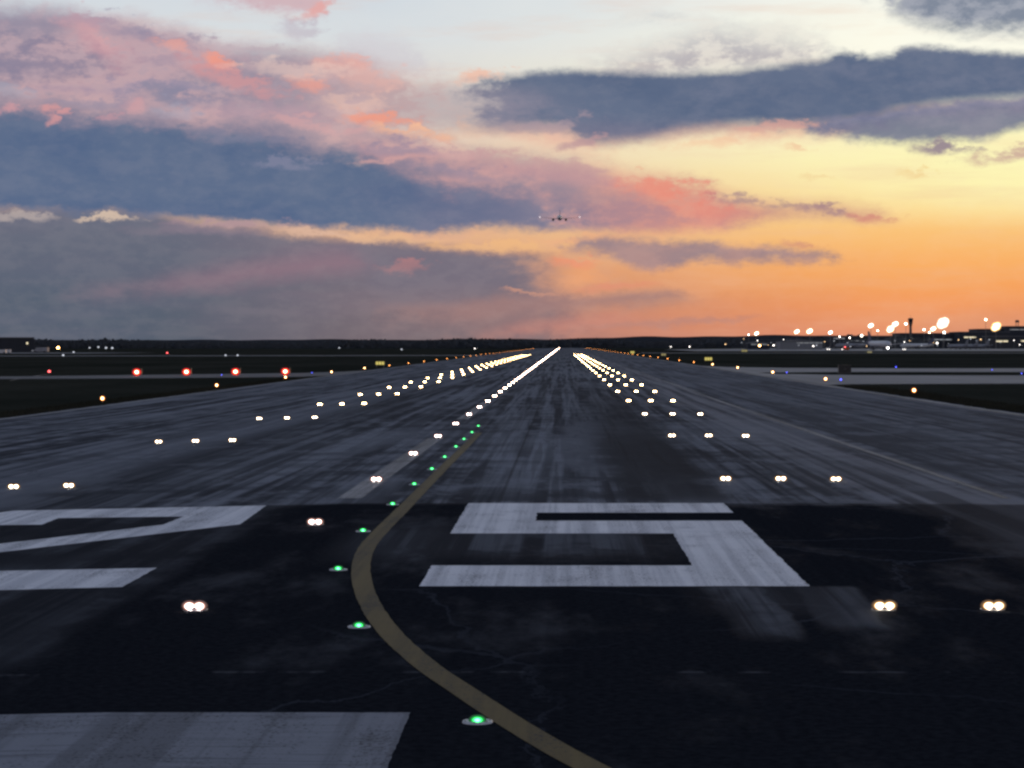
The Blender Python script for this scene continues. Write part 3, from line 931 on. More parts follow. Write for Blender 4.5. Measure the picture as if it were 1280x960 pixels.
# ------------------------------------------------------------------ lights let into the runway
def inset_parts(root, lampmat, rim_r=0.17, green=False):
    if green:      # a flat ring flush with the paving, one lens enlarged for its painted halo
        MB().lathe([(rim_r * 0.66, 0.004), (rim_r * 0.68, 0.012), (rim_r * 0.96, 0.012), (rim_r, -0.01)], 24, cap=False).build('rim', M['rim'], root, True)
        MB().lathe([(rim_r * 0.655, -0.006), (rim_r * 0.64, 0.008), (rim_r * 0.3, 0.014)], 20).build('housing', M['metal'], root, True)
        for k in range(6):
            a = k * pi / 3 + 0.3
            MB().lathe([(0.009, 0.0125), (0.009, 0.017)], 6, (rim_r * 0.82 * cos(a), rim_r * 0.82 * sin(a), 0)).build('bolt', M['dark'], root)
        MB().ball((0.0, -0.02, 0.024), 0.085, 0.03, 0.050, 0, 14, 10).build('lens', lampmat, root, True)
        return
    MB().lathe([(rim_r, -0.01), (rim_r, 0.006), (rim_r - 0.02, 0.012), (rim_r * 0.72, 0.015)], 20).build('rim', M['metal'], root, True)
    MB().lathe([(rim_r * 0.68, 0.0), (rim_r * 0.66, 0.03), (rim_r * 0.45, 0.07), (rim_r * 0.2, 0.085)], 20).build('housing', M['metal'], root, True)
    for s in (-1, 1):
        MB().ball((s * 0.068, -rim_r * 0.42, 0.060), 0.112, 0.035, 0.080, 0, 16, 12).build('lens', lampmat, root, True)  # lens enlarged so its fading emission imitates bloom


def inset_far(name, lampmat):
    b = MB()
    b.lathe([(0.17, -0.01), (0.17, 0.006), (0.11, 0.04), (0.04, 0.085)], 10)
    for s in (-1, 1):
        b.ball((s * 0.068, -0.075, 0.066), 0.064, 0.03, 0.056, 1, 6, 4)
    return b.build(name, [M['metal'], lampmat], None, True)


ordw = ['first', 'second', 'third', 'fourth', 'fifth', 'sixth', 'seventh', 'eighth', 'ninth', 'tenth', 'eleventh', 'twelfth', 'thirteenth', 'fourteenth']
NEARD = 150


def put_inset(name, x, y, label, group, cat, lampmat, cache):
    loc = (x, y, zg(x, y) + 0.002)
    if y < NEARD:
        if 'near' not in cache:
            r = empty(name, loc, label, cat, group)
            inset_parts(r, M['near_rose'] if lampmat is M['lamp_pink'] else M['near_white'])
            cache['near'] = r
        else:
            dup(cache['near'], loc, label, group)
    else:
        if 'far' not in cache:
            o = inset_far(name, lampmat)
            o.location = loc
            tag(o, label, cat, group)
            cache['far'] = o
        else:
            dup(cache['far'], loc, label, group)


cc = {}
near_c = {0: 'bright white inset light on dark asphalt, left of the two nearest green lights',
          1: 'rosy white inset light between numeral two and the curve of the yellow line',
          2: 'rosy white inset light on the worn near end of the first centreline dash'}
for k in range(199):
    y = 30.8 + 14.95 * k
    x = -5.08
    if k in near_c:
        lab = near_c[k]
    elif k < 14:
        lab = '%s white light from the near end of the runway centreline row' % ordw[k]
    else:
        lab = 'small far white light merging into the bright centreline row'
    put_inset('centreline_light', x, y, lab, 'runway centreline lights', 'runway light', M['lamp_pink'], cc)

tc = {}
pos_w = ['inner', 'middle', 'outer']
for side in (1, -1):
    for k in range(30):
        y = 30.75 + 30.0 * k
        for j in range(3):
            x = (4.42 + 1.5 * j) if side > 0 else (-13.45 - 1.5 * j)
            px = VX + F * x / y
            if px < -40 or px > 1320:
                continue
            sd = 'right of the runway centre' if side > 0 else 'left of the runway centre'
            if k < 8:
                lab = '%s light of the %s touchdown bar %s' % (pos_w[j], ordw[k], sd)
            else:
                lab = 'far white touchdown light in the crowded rows %s' % sd
            put_inset('touchdown_light', x, y, lab, 'touchdown zone lights %s' % sd, 'runway light', M['lamp_white'], tc)

# green lead-off lights beside the yellow line
gp = [(597, 903), (449, 784), (423, 712.5), (454, 664.5), (491, 631), (518, 606), (540, 587), (556, 572), (570, 559), (580, 549.5), (590, 541), (598, 533)]
glab = ['green taxi light in a full pale ring, nearest, touching the yellow line',
        'green taxi light just left of the yellow curve, second nearest',
        'green taxi light farthest left, beside the widest bend of the yellow line',
        'green taxi light at the top of the yellow bend, below numeral level'] 
g0 = None
for k, p in enumerate(gp):
    x, y = G(*p)
    loc = (x, y, zg(x, y) + 0.005)
    lab = glab[k] if k < 4 else '%s nearest green taxi light, along the straight of the yellow line' % ordw[k]
    if g0 is None:
        g0 = empty('taxi_light', loc, lab, 'taxi light', 'green lead-off lights')
        inset_parts(g0, M['near_green'], 0.15, True)
    else:
        dup(g0, loc, lab)

# ------------------------------------------------------------------ raised edge lights
def edge_light():
    r = empty('edge_light', (0, 0, 0), 'amber edge light', 'edge light', 'x')
    MB().lathe([(0.11, 0), (0.11, 0.02), (0.05, 0.05)], 12).build('base', M['pole'], r)
    MB().lathe([(0.025, 0.03), (0.025, 0.27)], 8).build('stem', M['pole'], r)
    MB().lathe([(0.05, 0.26), (0.07, 0.29), (0.07, 0.31)], 12).build('collar', M['pole'], r)
    MB().ball((0, 0, 0.44), 0.21, 0.10, 0.21, 0, 14, 10).build('lens', M['near_amber'], r, True)  # oversized globe, glow halo put into its emission ramp
    return r


def edge_far():
    b = MB()
    b.lathe([(0.10, 0), (0.03, 0.05), (0.03, 0.27), (0.07, 0.3)], 8)
    b.ball((0, 0, 0.40), 0.10, 0.10, 0.10, 1, 8, 5)
    return b.build('edge_light', [M['pole'], M['lamp_amber']])


e0, ef = edge_light(), None
firstn = True
for side, X, y0 in ((1, 28.0, 178.0), (-1, -37.6, 182.0)):
    sd = 'right' if side > 0 else 'left'
    grp = 'amber lights along the %s runway edge' % sd
    for k in range(46):
        y = y0 + 60.0 * k
        loc = (X, y, zg(X, y) - 0.05)
        lab = ('%s nearest amber edge light on the grass beyond the %s runway edge' % (ordw[k], sd)) if k < 8 else 'tiny far amber light in the %s runway edge row' % sd
        if k < 5:
            if firstn:
                e0.location = loc
                tag(e0, lab, None, grp)
                firstn = False
            else:
                dup(e0, loc, lab, grp)
        elif ef is None:
            ef = edge_far()
            ef.location = loc
            tag(ef, lab, 'edge light', grp)
        else:
            dup(ef, loc, lab, grp)

# ------------------------------------------------------------------ four red approach slope units
def slope_unit():
    r = empty('approach_slope_light', (0, 0, 0), 'x', 'approach light', 'row of red approach slope lights')
    b = MB()
    b.box(-0.74, 0.74, -0.35, 0.35, 0.22, 1.16, 0, 0.02)
    b.build('housing', M['dark'], r)
    MB().box(-0.8, 0.8, -0.45, 0.3, 1.165, 1.19).build('hood', M['dark'], r)
    for sx in (-0.35, 0.35):
        for sy in (-0.25, 0.25):
            MB().lathe([(0.05, 0.0), (0.025, 0.03), (0.025, 0.219)], 8, (sx, sy, 0)).build('leg', M['pole'], r)
    MB().ball((0, -0.36, 0.61), 0.72, 0.07, 0.62, 0, 18, 12).build('lens', M['near_red'], r, True)  # lens widened to carry a painted red halo
    return r


s0 = slope_unit()
for k, px in enumerate((171.5, 233.5, 294.8, 357)):
    y = 352 + 3 * k
    x = atx(px, y)
    loc = (x, y, zg(x, y) - 0.05)
    lab = ['leftmost of the four bright red lights on the left grass', 'second from left of the four bright red lights', 'third from left of the four bright red lights',
           'rightmost of the four bright red lights, nearest the runway'][k]
    if k == 0:
        s0.location = loc
        s0['label'] = lab
    else:
        dup(s0, loc, lab)


def lamp_post(name, px, py, y, lampmat, r, label, cat, group=None, ground=None, globe=1.0):
    x = atx(px, y)
    z0 = zg(x, y) - 0.06
    h = hz(py, y) - z0
    h = max(h, 0.25)
    o = empty(name, (x, y, z0), label, cat, group)
    pr = max(0.04, min(0.16, h * 0.012))
    MB().lathe([(pr * 2.5, 0), (pr * 1.2, h * 0.03), (pr, max(h - r, h * 0.5))], 8).build('pole', M['pole'], o)
    MB().lathe([(r * 0.5, h - r * 1.5), (r * 1.02, h - r * 0.7), (r * 1.02, h - r * 0.5)], 10).build('lamp_holder', M['pole'], o)
    MB().ball((0, -0.01, h), r, r, r * globe).build('lens', lampmat, o, True)
    return o


lamp_post('warning_light', 61.5, 464.5, 370, M['lamp_red_dim'], 0.22, 'single dim red light at the bend of the service road far left', 'warning light')

# blue taxiway lights
for k, (px, py, y, lab) in enumerate([(1051, 476.2, 247, 'blue light on the near right taxiway, beside a small amber light'),
                                      (1120, 460.5, 388, 'blue light on the far edge of the second right taxiway, left one'),
                                      (1240, 463.2, 345, 'blue light on the second right taxiway, right of the dark cabinet'),
                                      (1277, 470.8, 300, 'blue light on the grass strip at the right frame edge'),
                                      (983.5, 468, 312, 'blue light on dark grass beside the right runway edge'),
                                      (277, 469, 345, 'pale blue light on the left taxiway between two red lights'),
                                      (390, 469.2, 372, 'pale blue light on the left taxiway, right of the red lights')]):
    lamp_post('taxiway_light', px, py, y, M['lamp_blue'], 0.10 if k < 2 else 0.07, lab, 'taxiway light', 'blue taxiway lights')

# ------------------------------------------------------------------ lit taxiway signs
def sign(px, py, y, wpx, hpx, n, facem, label):
    x = atx(px, y)
    z0 = zg(x, y) - 0.06
    w, hh = wpx * y / F, hpx * y / F
    zc = hz(py, y) - z0
    zc = max(zc, hh / 2 + 0.12)
    o = empty('taxiway_sign', (x, y, z0), label, 'sign', 'lit yellow taxiway signs')
    MB().box(-w / 2 - 0.08, w / 2 + 0.08, 0.0, 0.28, zc - hh / 2 - 0.08, zc + hh / 2 + 0.08).build('cabinet', M['dark'], o)
    pw = w / n
    for k in range(n):
        MB().box(-w / 2 + pw * k + 0.05, -w / 2 + pw * (k + 1) - 0.05, -0.03, -0.004, zc - hh / 2, zc + hh / 2).build('sign_panel', facem, o)
    for s in (-0.4, 0.4):
        MB().box(w * s - 0.05, w * s + 0.05, 0.08, 0.18, 0, zc - hh / 2 - 0.083).build('leg', M['pole'], o)
    return o


sign(475, 454, 480, 11, 3.8, 3, M['signface'], 'yellow lit sign on the grass left of the runway')
sign(885.5, 448.6, 545, 9.5, 3.6, 3, M['signface'], 'bright yellow sign right of the runway, nearest on that side')
sign(829.5, 443.2, 760, 6, 2.4, 2, M['signface_dim'], 'dim yellow sign between the right edge lights and nearest sign')
sign(930.5, 438.4, 1100, 7.5, 2.2, 2, M['signface_dim'], 'dim yellow double sign before the apron edge')
sign(790.5, 440.4, 930, 5, 2.6, 2, M['signface'], 'small yellow sign among the far right edge lights')
sign(1087, 442.8, 1150, 6, 1.6, 2, M['signface_dim'], 'low dim sign on the taxiway verge below the taxiing airliner')

# dark equipment cabinet on the right grass strip
x, y = atx(1055.8, 322), 322
z0 = zg(x, y) - 0.06
cb = empty('equipment_cabinet', (x, y, z0), 'dark equipment cabinet standing between the two right-hand taxiways', 'cabinet')
w_, h_ = 15.5 * y / F / 2, 1.15
MB().box(-w_ - 0.05, w_ + 0.05, -0.55, 0.55, 0, 0.1).build('plinth', M['conc'], cb)
MB().box(-w_, w_, -0.5, 0.5, 0.103, h_).build('body', M['dark'], cb)
MB().box(-w_ - 0.06, w_ + 0.06, -0.56, 0.56, h_ + 0.002, h_ + 0.06).build('lid', M['dark'], cb)
for s in (-1, 1):
    dd = MB().box(min(s * 0.03, s * (w_ - 0.06)), max(s * 0.03, s * (w_ - 0.06)), -0.525, -0.503, 0.16, h_ - 0.06).build('door', M['dark'], cb)
    MB().box(s * 0.08 - 0.015, s * 0.08 + 0.015, -0.56, -0.528, 0.55, 0.7).build('handle', M['pole'], dd)


# ------------------------------------------------------------------ airliners
def airliner(name, body, label, group=None, lights=None, gear=True, s=1.0, tailm=None, wingm=None):
    """about 38 m long, 34 m span, nose to +y, origin under the belly on the ground"""
    o = empty(name, (0, 0, 0), label, 'airplane', group)
    zc = 3.6
    b = MB()
    prof = [(0.15, 18.6), (0.9, 18.0), (1.5, 16.8), (1.85, 15.0), (1.98, 12.5), (1.98, -8.0), (1.8, -11.0), (1.35, -14.5), (0.8, -17.5), (0.25, -19.2)]
    rings = []
    n = 16
    for r, yy in prof:
        up = 0.0 if yy > -8 else (-8 - yy) * 0.085
        dn = 0.0 if yy < 15 else (yy - 15) * -0.12
        rings.append([b.bm.verts.new((r * cos(2 * pi * k / n), yy, zc + up + dn + r * 1.03 * sin(2 * pi * k / n))) for k in range(n)])
    for A, B in zip(rings, rings[1:]):
        for k in range(n):
            b.bm.faces.new([A[k], A[(k + 1) % n], B[(k + 1) % n], B[k]])
    b.bm.faces.new(rings[0])
    b.bm.faces.new(rings[-1])
    b.build('fuselage', body, o, True)
    for sgn in (-1, 1):
        w = MB()
        root = [(sgn * 1.5, 5.0, 2.6), (sgn * 1.5, 0.6, 2.9), (sgn * 1.5, -2.0, 2.7), (sgn * 1.5, 0.6, 2.35)]
        kink = [(sgn * 6.0, 1.6, 3.05), (sgn * 6.0, -0.6, 3.22), (sgn * 6.0, -2.2, 3.1), (sgn * 6.0, -0.6, 2.86)]
        tip = [(sgn * 17.0, -4.4, 4.25), (sgn * 17.0, -5.2, 4.32), (sgn * 17.0, -6.0, 4.28), (sgn * 17.0, -5.2, 4.2)]
        w.slab(root, kink)
        w.slab(kink, tip)
        wo = w.build('wing', wingm or body, o, True)
        MB().slab([(sgn * 17.0, -4.5, 4.27), (sgn * 17.0, -6.1, 4.27), (sgn * 17.1, -6.1, 4.3), (sgn * 17.1, -4.5, 4.3)],
                  [(sgn * 17.5, -5.6, 5.5), (sgn * 17.5, -6.5, 5.5), (sgn * 17.56, -6.5, 5.5), (sgn * 17.56, -5.6, 5.5)]).build('winglet', M['tail'], wo)
        if lights:
            MB().ball((sgn * 17.3, -5.4, 4.45), 0.5, 0.5, 0.5, 0, 8, 5).build('wingtip_light', lights, wo, True)
        e = MB()
        e.lathe([(0.85, 4.6), (1.08, 4.0), (1.12, 2.6), (0.95, 1.2), (0.55, 0.2)], 14, (sgn * 5.6, 0, 1.75), 'y')
        eo = e.build('engine', M['engine'], o, True)
        MB().slab([(sgn * 5.5, 3.4, 2.80), (sgn * 5.7, 3.4, 2.80), (sgn * 5.7, 0.8, 2.75), (sgn * 5.5, 0.8, 2.75)],
                  [(sgn * 5.5, 2.6, 2.98), (sgn * 5.7, 2.6, 2.98), (sgn * 5.7, 0.2, 2.95), (sgn * 5.5, 0.2, 2.95)]).build('pylon', M['engine'], eo)
        MB().slab([(sgn * 0.5, -14.6, 4.7), (sgn * 0.5, -16.3, 4.85), (sgn * 0.5, -17.8, 4.75), (sgn * 0.5, -16.3, 4.6)],
                  [(sgn * 6.2, -17.6, 5.35), (sgn * 6.2, -18.3, 5.4), (sgn * 6.2, -19.0, 5.36), (sgn * 6.2, -18.3, 5.32)]).build('tailplane', body, o, True)
    MB().slab([(-0.2, -12.6, 5.2), (0.2, -12.6, 5.2), (0.2, -18.4, 5.0), (-0.2, -18.4, 5.0)],
              [(-0.09, -17.4, 11.4), (0.09, -17.4, 11.4), (0.09, -19.8, 11.4), (-0.09, -19.8, 11.4)]).build('tail_fin', tailm or M['tail'], o)
    MB().slab([(-0.8, 17.15, 4.0), (0.8, 17.15, 4.0), (1.25, 16.1, 4.35), (-1.25, 16.1, 4.35)],
              [(-0.62, 16.85, 4.45), (0.62, 16.85, 4.45), (0.95, 15.9, 4.9), (-0.95, 15.9, 4.9)]).build('cockpit_window', M['glass'], o)
    if gear:
        for (gx, gy) in ((0, 13.0), (-3.2, -1.0), (3.2, -1.0)):
            go = MB().lathe([(0.12, 0.4), (0.12, 2.6)], 8, (gx, gy, 0)).build('landing_gear', M['pole'], o)
            for s2 in (-0.35, 0.35):
                MB().lathe([(0.3, -0.14), (0.5, -0.1), (0.5, 0.1), (0.3, 0.14)], 12, (gx + s2, gy, 0.5), 'x').build('wheel', M['tyre'], go)
    o.scale = (s, s, s)
    return o


fl = airliner('departing_airliner', M['cabin'], 'airliner climbing away in the sky above the runway, white wingtip lights', None, M['strobe'], False, 1.0, M['greyjet'], M['engine'])
yp = 1950.0
fl.location = (atx(699.5, yp), yp, hz(274.5, yp) - 2.0)
fl.rotation_euler = (R(6), 0, R(1))

ta = airliner('taxiing_airliner', M['cabin'], 'white airliner facing the camera on the apron with a blazing nose light', None, None, True, 1.3)
yt = 1720.0
ta.location = (atx(1099, yt), yt, zg(200, yt))
ta.rotation_euler = (0, 0, pi + R(12))
MB().ball((-0.4, 13.6, 1.5), 0.55, 0.3, 0.55).build('nose_light', M['flood_cool'], ta, True)

for k, (px, y, rz, lab, bm_) in enumerate([
        (1146, 2300, R(105), 'white airliner parked broadside below the tall control tower', M['cabin']),
        (1197, 2150, R(28), 'parked airliner with pale slanted tail, leftmost of three at the terminal', M['greyjet']),
        (1209, 2170, R(30), 'parked airliner with pale slanted tail, middle of three at the terminal', M['greyjet']),
        (1222, 2190, R(32), 'parked airliner with pale slanted tail, rightmost of three at the terminal', M['greyjet']),
        (1066, 2350, R(80), 'grey airliner parked left of the taxiing white one', M['greyjet'])]):
    a = airliner('parked_airliner', bm_, lab, 'parked airliners', None, True, 0.85 if 'slanted' in lab else 1.0, M['wall2'] if 'slanted' in lab else None)
    x = atx(px, y)
    a.location = (x, y, zg(x, y))
    a.rotation_euler = (0, 0, rz)


# ------------------------------------------------------------------ floodlight masts
def mast(px, py, y, spx, lampm, label, group='floodlight masts on the apron', rows=None):
    x = atx(px, y)
    z0 = zg(x, y) - 0.06
    h = hz(py, y) - z0
    o = empty('floodlight_mast', (x, y, z0), label, 'floodlight', group)
    MB().lathe([(0.6, 0), (0.6, 0.3), (0.32, 0.4), (0.18, h)], 10).build('pole', M['pole'], o)
    r = max(spx * 0.43 * y / F, 0.9)
    spots_ = [(0, 0)] if spx < 5 else ([(-0.32, -0.2), (0.32, 0.2)] if spx < 8 else [(-0.4, -0.35), (0.2, -0.1), (-0.15, 0.25), (0.42, 0.4)])
    MB().box(-r * 0.6, r * 0.6, 0.06, 0.22, h - 0.15, h + 0.15).build('lamp_frame', M['dark'], o)
    for (ax, az_) in spots_:
        MB().ball((ax * r, -0.2, h + az_ * r), r, 0.2, r * 0.92, 0, 16, 10).build('lamp', lampm, o, True)  # ball sized to the glare, its emission fades like a halo
    return o


W_, C_, A_ = M['near_flood'], M['near_flood_cool'], M['near_flood_warm']
for px, py, y, s, m_, lab in [
        (935.8, 418.3, 2500, 2.5, C_, 'tiny white floodlight at the left end of the apron lights'),
        (945.7, 416.8, 2450, 5.5, W_, 'white floodlight second from the left end of the apron lights'),
        (996, 414.6, 2450, 6.5, W_, 'warm floodlight above trees, left of a close matching pair'),
        (1012, 414, 2450, 7.5, W_, 'warm floodlight above trees, right of a close matching pair'),
        (1038, 415.6, 2450, 5, C_, 'white floodlight alone right of the matching pair'),
        (1049.5, 421, 2400, 2, C_, 'faint small floodlight low against the terminal, left one'),
        (1062, 422.3, 2400, 2, C_, 'faint small floodlight low against the terminal, right one'),
        (1077, 419.6, 2350, 4.5, C_, 'white floodlight low against the terminal before the taxiing airliner'),
        (1088.5, 407, 2400, 6.5, C_, 'high white floodlight above the taxiing airliner'),
        (1097, 413.3, 2480, 3, C_, 'small double floodlight right of the high white one'),
        (1113, 411.4, 2420, 8.5, W_, 'broad warm floodlight, lowest of three left of the tower'),
        (1119, 405.2, 2480, 7.5, C_, 'round white floodlight, highest of three left of the tower'),
        (1132.3, 404.8, 2440, 4.5, C_, 'small floodlight touching the left side of the control tower'),
        (1155, 412.2, 2480, 4, C_, 'small floodlight right of the control tower'),
        (1161.7, 415.6, 2420, 3.5, W_, 'small warm floodlight below a larger warm one'),
        (1166.5, 411, 2460, 7, W_, 'warm floodlight left of the largest glaring one'),
        (1178.6, 404, 2420, 13, C_, 'largest glaring white floodlight on the apron'),
        (1180.2, 415.4, 2480, 4.5, C_, 'white floodlight directly under the largest glaring one'),
        (1232.2, 399.6, 2440, 4.5, W_, 'double floodlight on a tall slim mast'),
        (1245, 408.4, 2400, 11, A_, 'broad yellow floodlight right of the tall slim mast')]:
    mast(px, py, y, s, m_, lab)

# small lamps about the apron and the far left
for px, py, y, m_, r, lab, grp in [
        (949.5, 432.3, 1650, M['small_amber'], 0.7, 'amber lamp at the left end of the apron', 'small apron lamps'),
        (967, 431.8, 1700, M['small_white'], 0.6, 'small white lamp right of the apron amber lamp', 'small apron lamps'),
        (1016.6, 432.8, 1650, M['small_white'], 0.55, 'small white lamp on the apron under the matching floodlights', 'small apron lamps'),
        (1171.4, 429, 1900, M['small_white'], 0.8, 'bluish white lamp under the largest glaring floodlight', 'small apron lamps'),
        (838.5, 433.5, 2300, M['small_white'], 0.5, 'faint white lamp before the trees right of the runway end', 'small apron lamps'),
        (862, 433.4, 2200, M['small_white'], 0.6, 'faint white lamp right of the runway end, second one', 'small apron lamps'),
        (72.6, 435, 1500, M['small_amber'], 0.8, 'warm amber lamp right of the dark hangar', 'small far left lamps'),
        (79, 445.2, 1000, M['dot'], 0.5, 'faint white lamp below the amber lamp at far left', 'small far left lamps'),
        (112, 434.8, 1700, M['dot'], 0.6, 'leftmost of four faint lamps before the left trees', 'small far left lamps'),
        (123, 434, 1700, M['dot'], 0.7, 'second of four faint lamps before the left trees', 'small far left lamps'),
        (132.5, 435, 1700, M['dot'], 0.8, 'third of four faint lamps before the left trees', 'small far left lamps'),
        (140.3, 435.2, 1700, M['dot'], 0.8, 'rightmost of four faint lamps before the left trees', 'small far left lamps'),
        (92, 440.3, 1300, M['dot'], 0.5, 'faint lamp between the amber lamp and four faint ones', 'small far left lamps'),
        (209, 441.6, 1300, M['lamp_red_dim'], 0.45, 'tiny red lamp before the left trees', 'small far left lamps'),
        (424, 435, 1800, M['dot'], 0.6, 'faint lamp before the trees above the left edge lights', 'small far left lamps'),
        (502, 436.8, 1700, M['dot'], 0.6, 'faint lamp before the trees above the yellow sign', 'small far left lamps'),
        (593.5, 435.8, 2000, M['small_white'], 0.5, 'white lamp before the trees left of the runway end', 'small far left lamps'),
        (282, 445, 1000, M['dot'], 0.4, 'faint lamp on the far left taxiway, left of its pair', 'small far left lamps'),
        (297, 445, 1000, M['dot'], 0.4, 'faint lamp on the far left taxiway, right of its pair', 'small far left lamps')]:
    lamp_post('lamp_post', px, py, y, m_, r, lab, 'lamp', grp)


rl = random.Random(21)
for k in range(34):
    px = 905 + 375 * (k + rl.random()) / 34
    lamp_post('lamp_post', px, rl.uniform(423.5, 433.5), rl.uniform(1900, 2380), rl.choice([M['small_white'], M['dot'], M['dot'], M['small_amber_dim']]), rl.uniform(0.3, 0.6),
              'tiny lamp among the scattered faint lights before the terminal', 'lamp', 'scattered lamps before the terminal')

# ------------------------------------------------------------------ vehicles
def van(px, y, body, lab, beacon=None, heads=None, rz=0.0):
    x = atx(px, y)
    o = empty('service_van', (x, y, zg(x, y)), lab, 'van', 'service vans', rz)
    b = MB()
    out = [(-2.6, 0.45), (2.5, 0.45), (2.6, 1.2), (1.7, 1.35), (1.2, 2.2), (-2.6, 2.3)]
    b.slab([(-1.0, a, c) for a, c in out], [(1.0, a, c) for a, c in out])
    b.build('body', body, o)
    MB().slab([(-0.85, 1.76, 1.4), (0.85, 1.76, 1.4), (0.85, 1.32, 2.1), (-0.85, 1.32, 2.1)],
              [(-0.85, 1.80, 1.42), (0.85, 1.80, 1.42), (0.85, 1.36, 2.12), (-0.85, 1.36, 2.12)]).build('windscreen', M['glass'], o)
    for sx in (-1, 1):
        for sy in (-1.6, 1.6):
            MB().lathe([(0.2, -0.12), (0.38, -0.1), (0.38, 0.1), (0.2, 0.12)], 12, (sx * 0.92, sy, 0.38), 'x').build('wheel', M['tyre'], o)
        MB().ball((sx * 0.75, 2.6, 0.85), 0.3, 0.1, 0.3).build('headlight', heads or M['small_white'], o, True)
    if beacon:
        MB().ball((0, 0.4, 2.6), 0.8, 0.5, 0.4).build('beacon', beacon, o, True)
    return o


van(1057, 1680, M['orange'], 'orange service van with a red beacon on the apron edge', M['lamp_red_dim'], None, R(100))
van(1035, 1700, M['cabin'], 'service van with two small headlights, left of the orange one', None, None, pi)
van(1129.5, 1700, M['cabin'], 'service van with two white headlights, right of the taxiing airliner', None, None, pi)
tk = van(51, 1420, M['greyjet'], 'large pale truck parked right of the dark hangar', None, M['dot'], R(82))
tk.scale = (1.9, 1.9, 1.5)
van(2, 1290, M['cabin'], 'white van at the far left frame edge', None, M['dot'], R(90))
van(8, 1300, M['cabin'], 'white van before the dark hangar, second from the left edge', None, M['dot'], R(80))


# ------------------------------------------------------------------ buildings
def block(name, px0, px1, pytop, y, depth, wallm, label, bands=(), cat='building', roof_pitch=0.0, bays=0):
    x0, x1 = atx(px0, y), atx(px1, y)
    xc = (x0 + x1) / 2
    z0 = zg(xc, y) - 0.1
    h = hz(pytop, y) - z0
    w = (x1 - x0) / 2
    o = empty(name, (xc, y, z0), label, cat)
    MB().box(-w, w, 0, depth, 0, h - 0.6).build('wall', wallm, o)
    rf = MB()
    if roof_pitch:
        out = [(-w - 0.5, h - 0.6), (w + 0.5, h - 0.6), (w + 0.5, h - 0.3), (0, h + roof_pitch), (-w - 0.5, h - 0.3)]
        rf.slab([(a, -0.5, c) for a, c in out], [(a, depth + 0.5, c) for a, c in out])
    else:
        rf.box(-w - 0.5, w + 0.5, -0.5, depth + 0.5, h - 0.59, h)
    rf.build('roof', M['roof'], o)
    for (bx0, bx1, bpy, hp, m_, n) in bands:
        a, c = atx(bx0, y) - xc, atx(bx1, y) - xc
        zc = hz(bpy, y) - z0
        hh = hp * y / F / 2
        ww = (c - a) / n
        for k in range(n):
            MB().box(a + ww * k + 0.1, a + ww * (k + 1) - 0.1, -0.12, -0.01, zc - hh, zc + hh).build('window', m_, o)
    for k in range(bays):
        xa = -w + (2 * w) * (k + 0.5) / bays
        MB().box(xa - 0.35, xa + 0.35, -0.25, -0.006, 0, h - 0.62).build('buttress', wallm, o)
    return o


hg = block('hangar', -30, 41.5, 421.5, 1520, 30, M['wall'], 'dark flat-roofed hangar at the far left edge of the field', [(32, 34.5, 429, 2.5, M['window'], 1)], 'hangar', 0, 6)
hg.rotation_euler = (0, 0, R(17))
block('cargo_shed', 975, 1028, 426.5, 2050, 40, M['wall2'], 'long low pale shed left of the terminal lights', [(996, 1028, 428.6, 1.0, M['window_dim'], 8)], 'shed', 1.5, 8)
block('cargo_shed', 935, 962, 428.5, 2100, 30, M['wall'], 'small low shed at the left end of the apron', [(938, 960, 430.5, 1.0, M['window_dim'], 5)], 'shed', 1.0, 4)
block('terminal', 1040, 1128, 419.5, 2600, 60, M['wall'], 'low dark terminal wing left of the control tower',
      [(1024 + 18, 1056, 423, 1.4, M['window_dim'], 6), (1062, 1092, 426, 1.2, M['window_dim'], 10)], 'terminal', 0, 12)
block('terminal', 1126, 1200, 416.2, 2640, 70, M['wall'], 'terminal block around the foot of the control tower',
      [(1130, 1150, 423.5, 1.2, M['window_dim'], 6), (1154, 1190, 424.5, 1.6, M['window_dim'], 10)], 'terminal', 0, 10)
block('terminal', 1199, 1262, 414.5, 2600, 70, M['wall'], 'terminal block with a short lit window strip behind the slim mast',
      [(1205, 1220, 421.6, 1.5, M['window'], 5)], 'terminal', 0, 8)
block('concourse', 1236, 1330, 420.0, 2450, 40, M['wall'], 'dark concourse with two lit yellow strips at the right edge',
      [(1245, 1260, 426.5, 1.7, M['window'], 5), (1276, 1290, 426.2, 1.7, M['window'], 4)], 'terminal', 0, 8)
pk = block('parking_building', 1258, 1345, 407.5, 2700, 60, M['wall'], 'tall dark block rising at the right edge behind the concourse', [(1262, 1330, 412, 1.0, M['window_dim'], 12)], 'building', 0, 8)
block('parking_building', 1222, 1259, 411, 2720, 60, M['wall'], 'dark block stepping up left of the tall right-hand one', [], 'building', 0, 6)

# control tower
yw = 2620.0
x = atx(1138.2, yw)
z0 = zg(x, yw) - 0.1
ht = hz(397.5, yw) - z0
tw = empty('control_tower', (x, yw, z0), 'slim dark control tower against the orange sky', 'control tower')
MB().lathe([(2.2, 0), (1.7, ht * 0.25), (1.5, ht * 0.72)], 16).build('shaft', M['conc'], tw, True)
MB().lathe([(1.5, ht * 0.721), (2.5, ht * 0.84), (2.6, ht * 0.86)], 16).build('collar', M['conc'], tw)
MB().lathe([(2.4, ht * 0.861), (3.0, ht * 0.955)], 12).build('cab_window', M['glass'], tw)
MB().lathe([(3.2, ht * 0.956), (3.2, ht * 0.98), (1.6, ht)], 16).build('roof', M['conc'], tw)
MB().lathe([(0.12, ht), (0.06, ht + 4)], 6).build('antenna', M['pole'], tw)

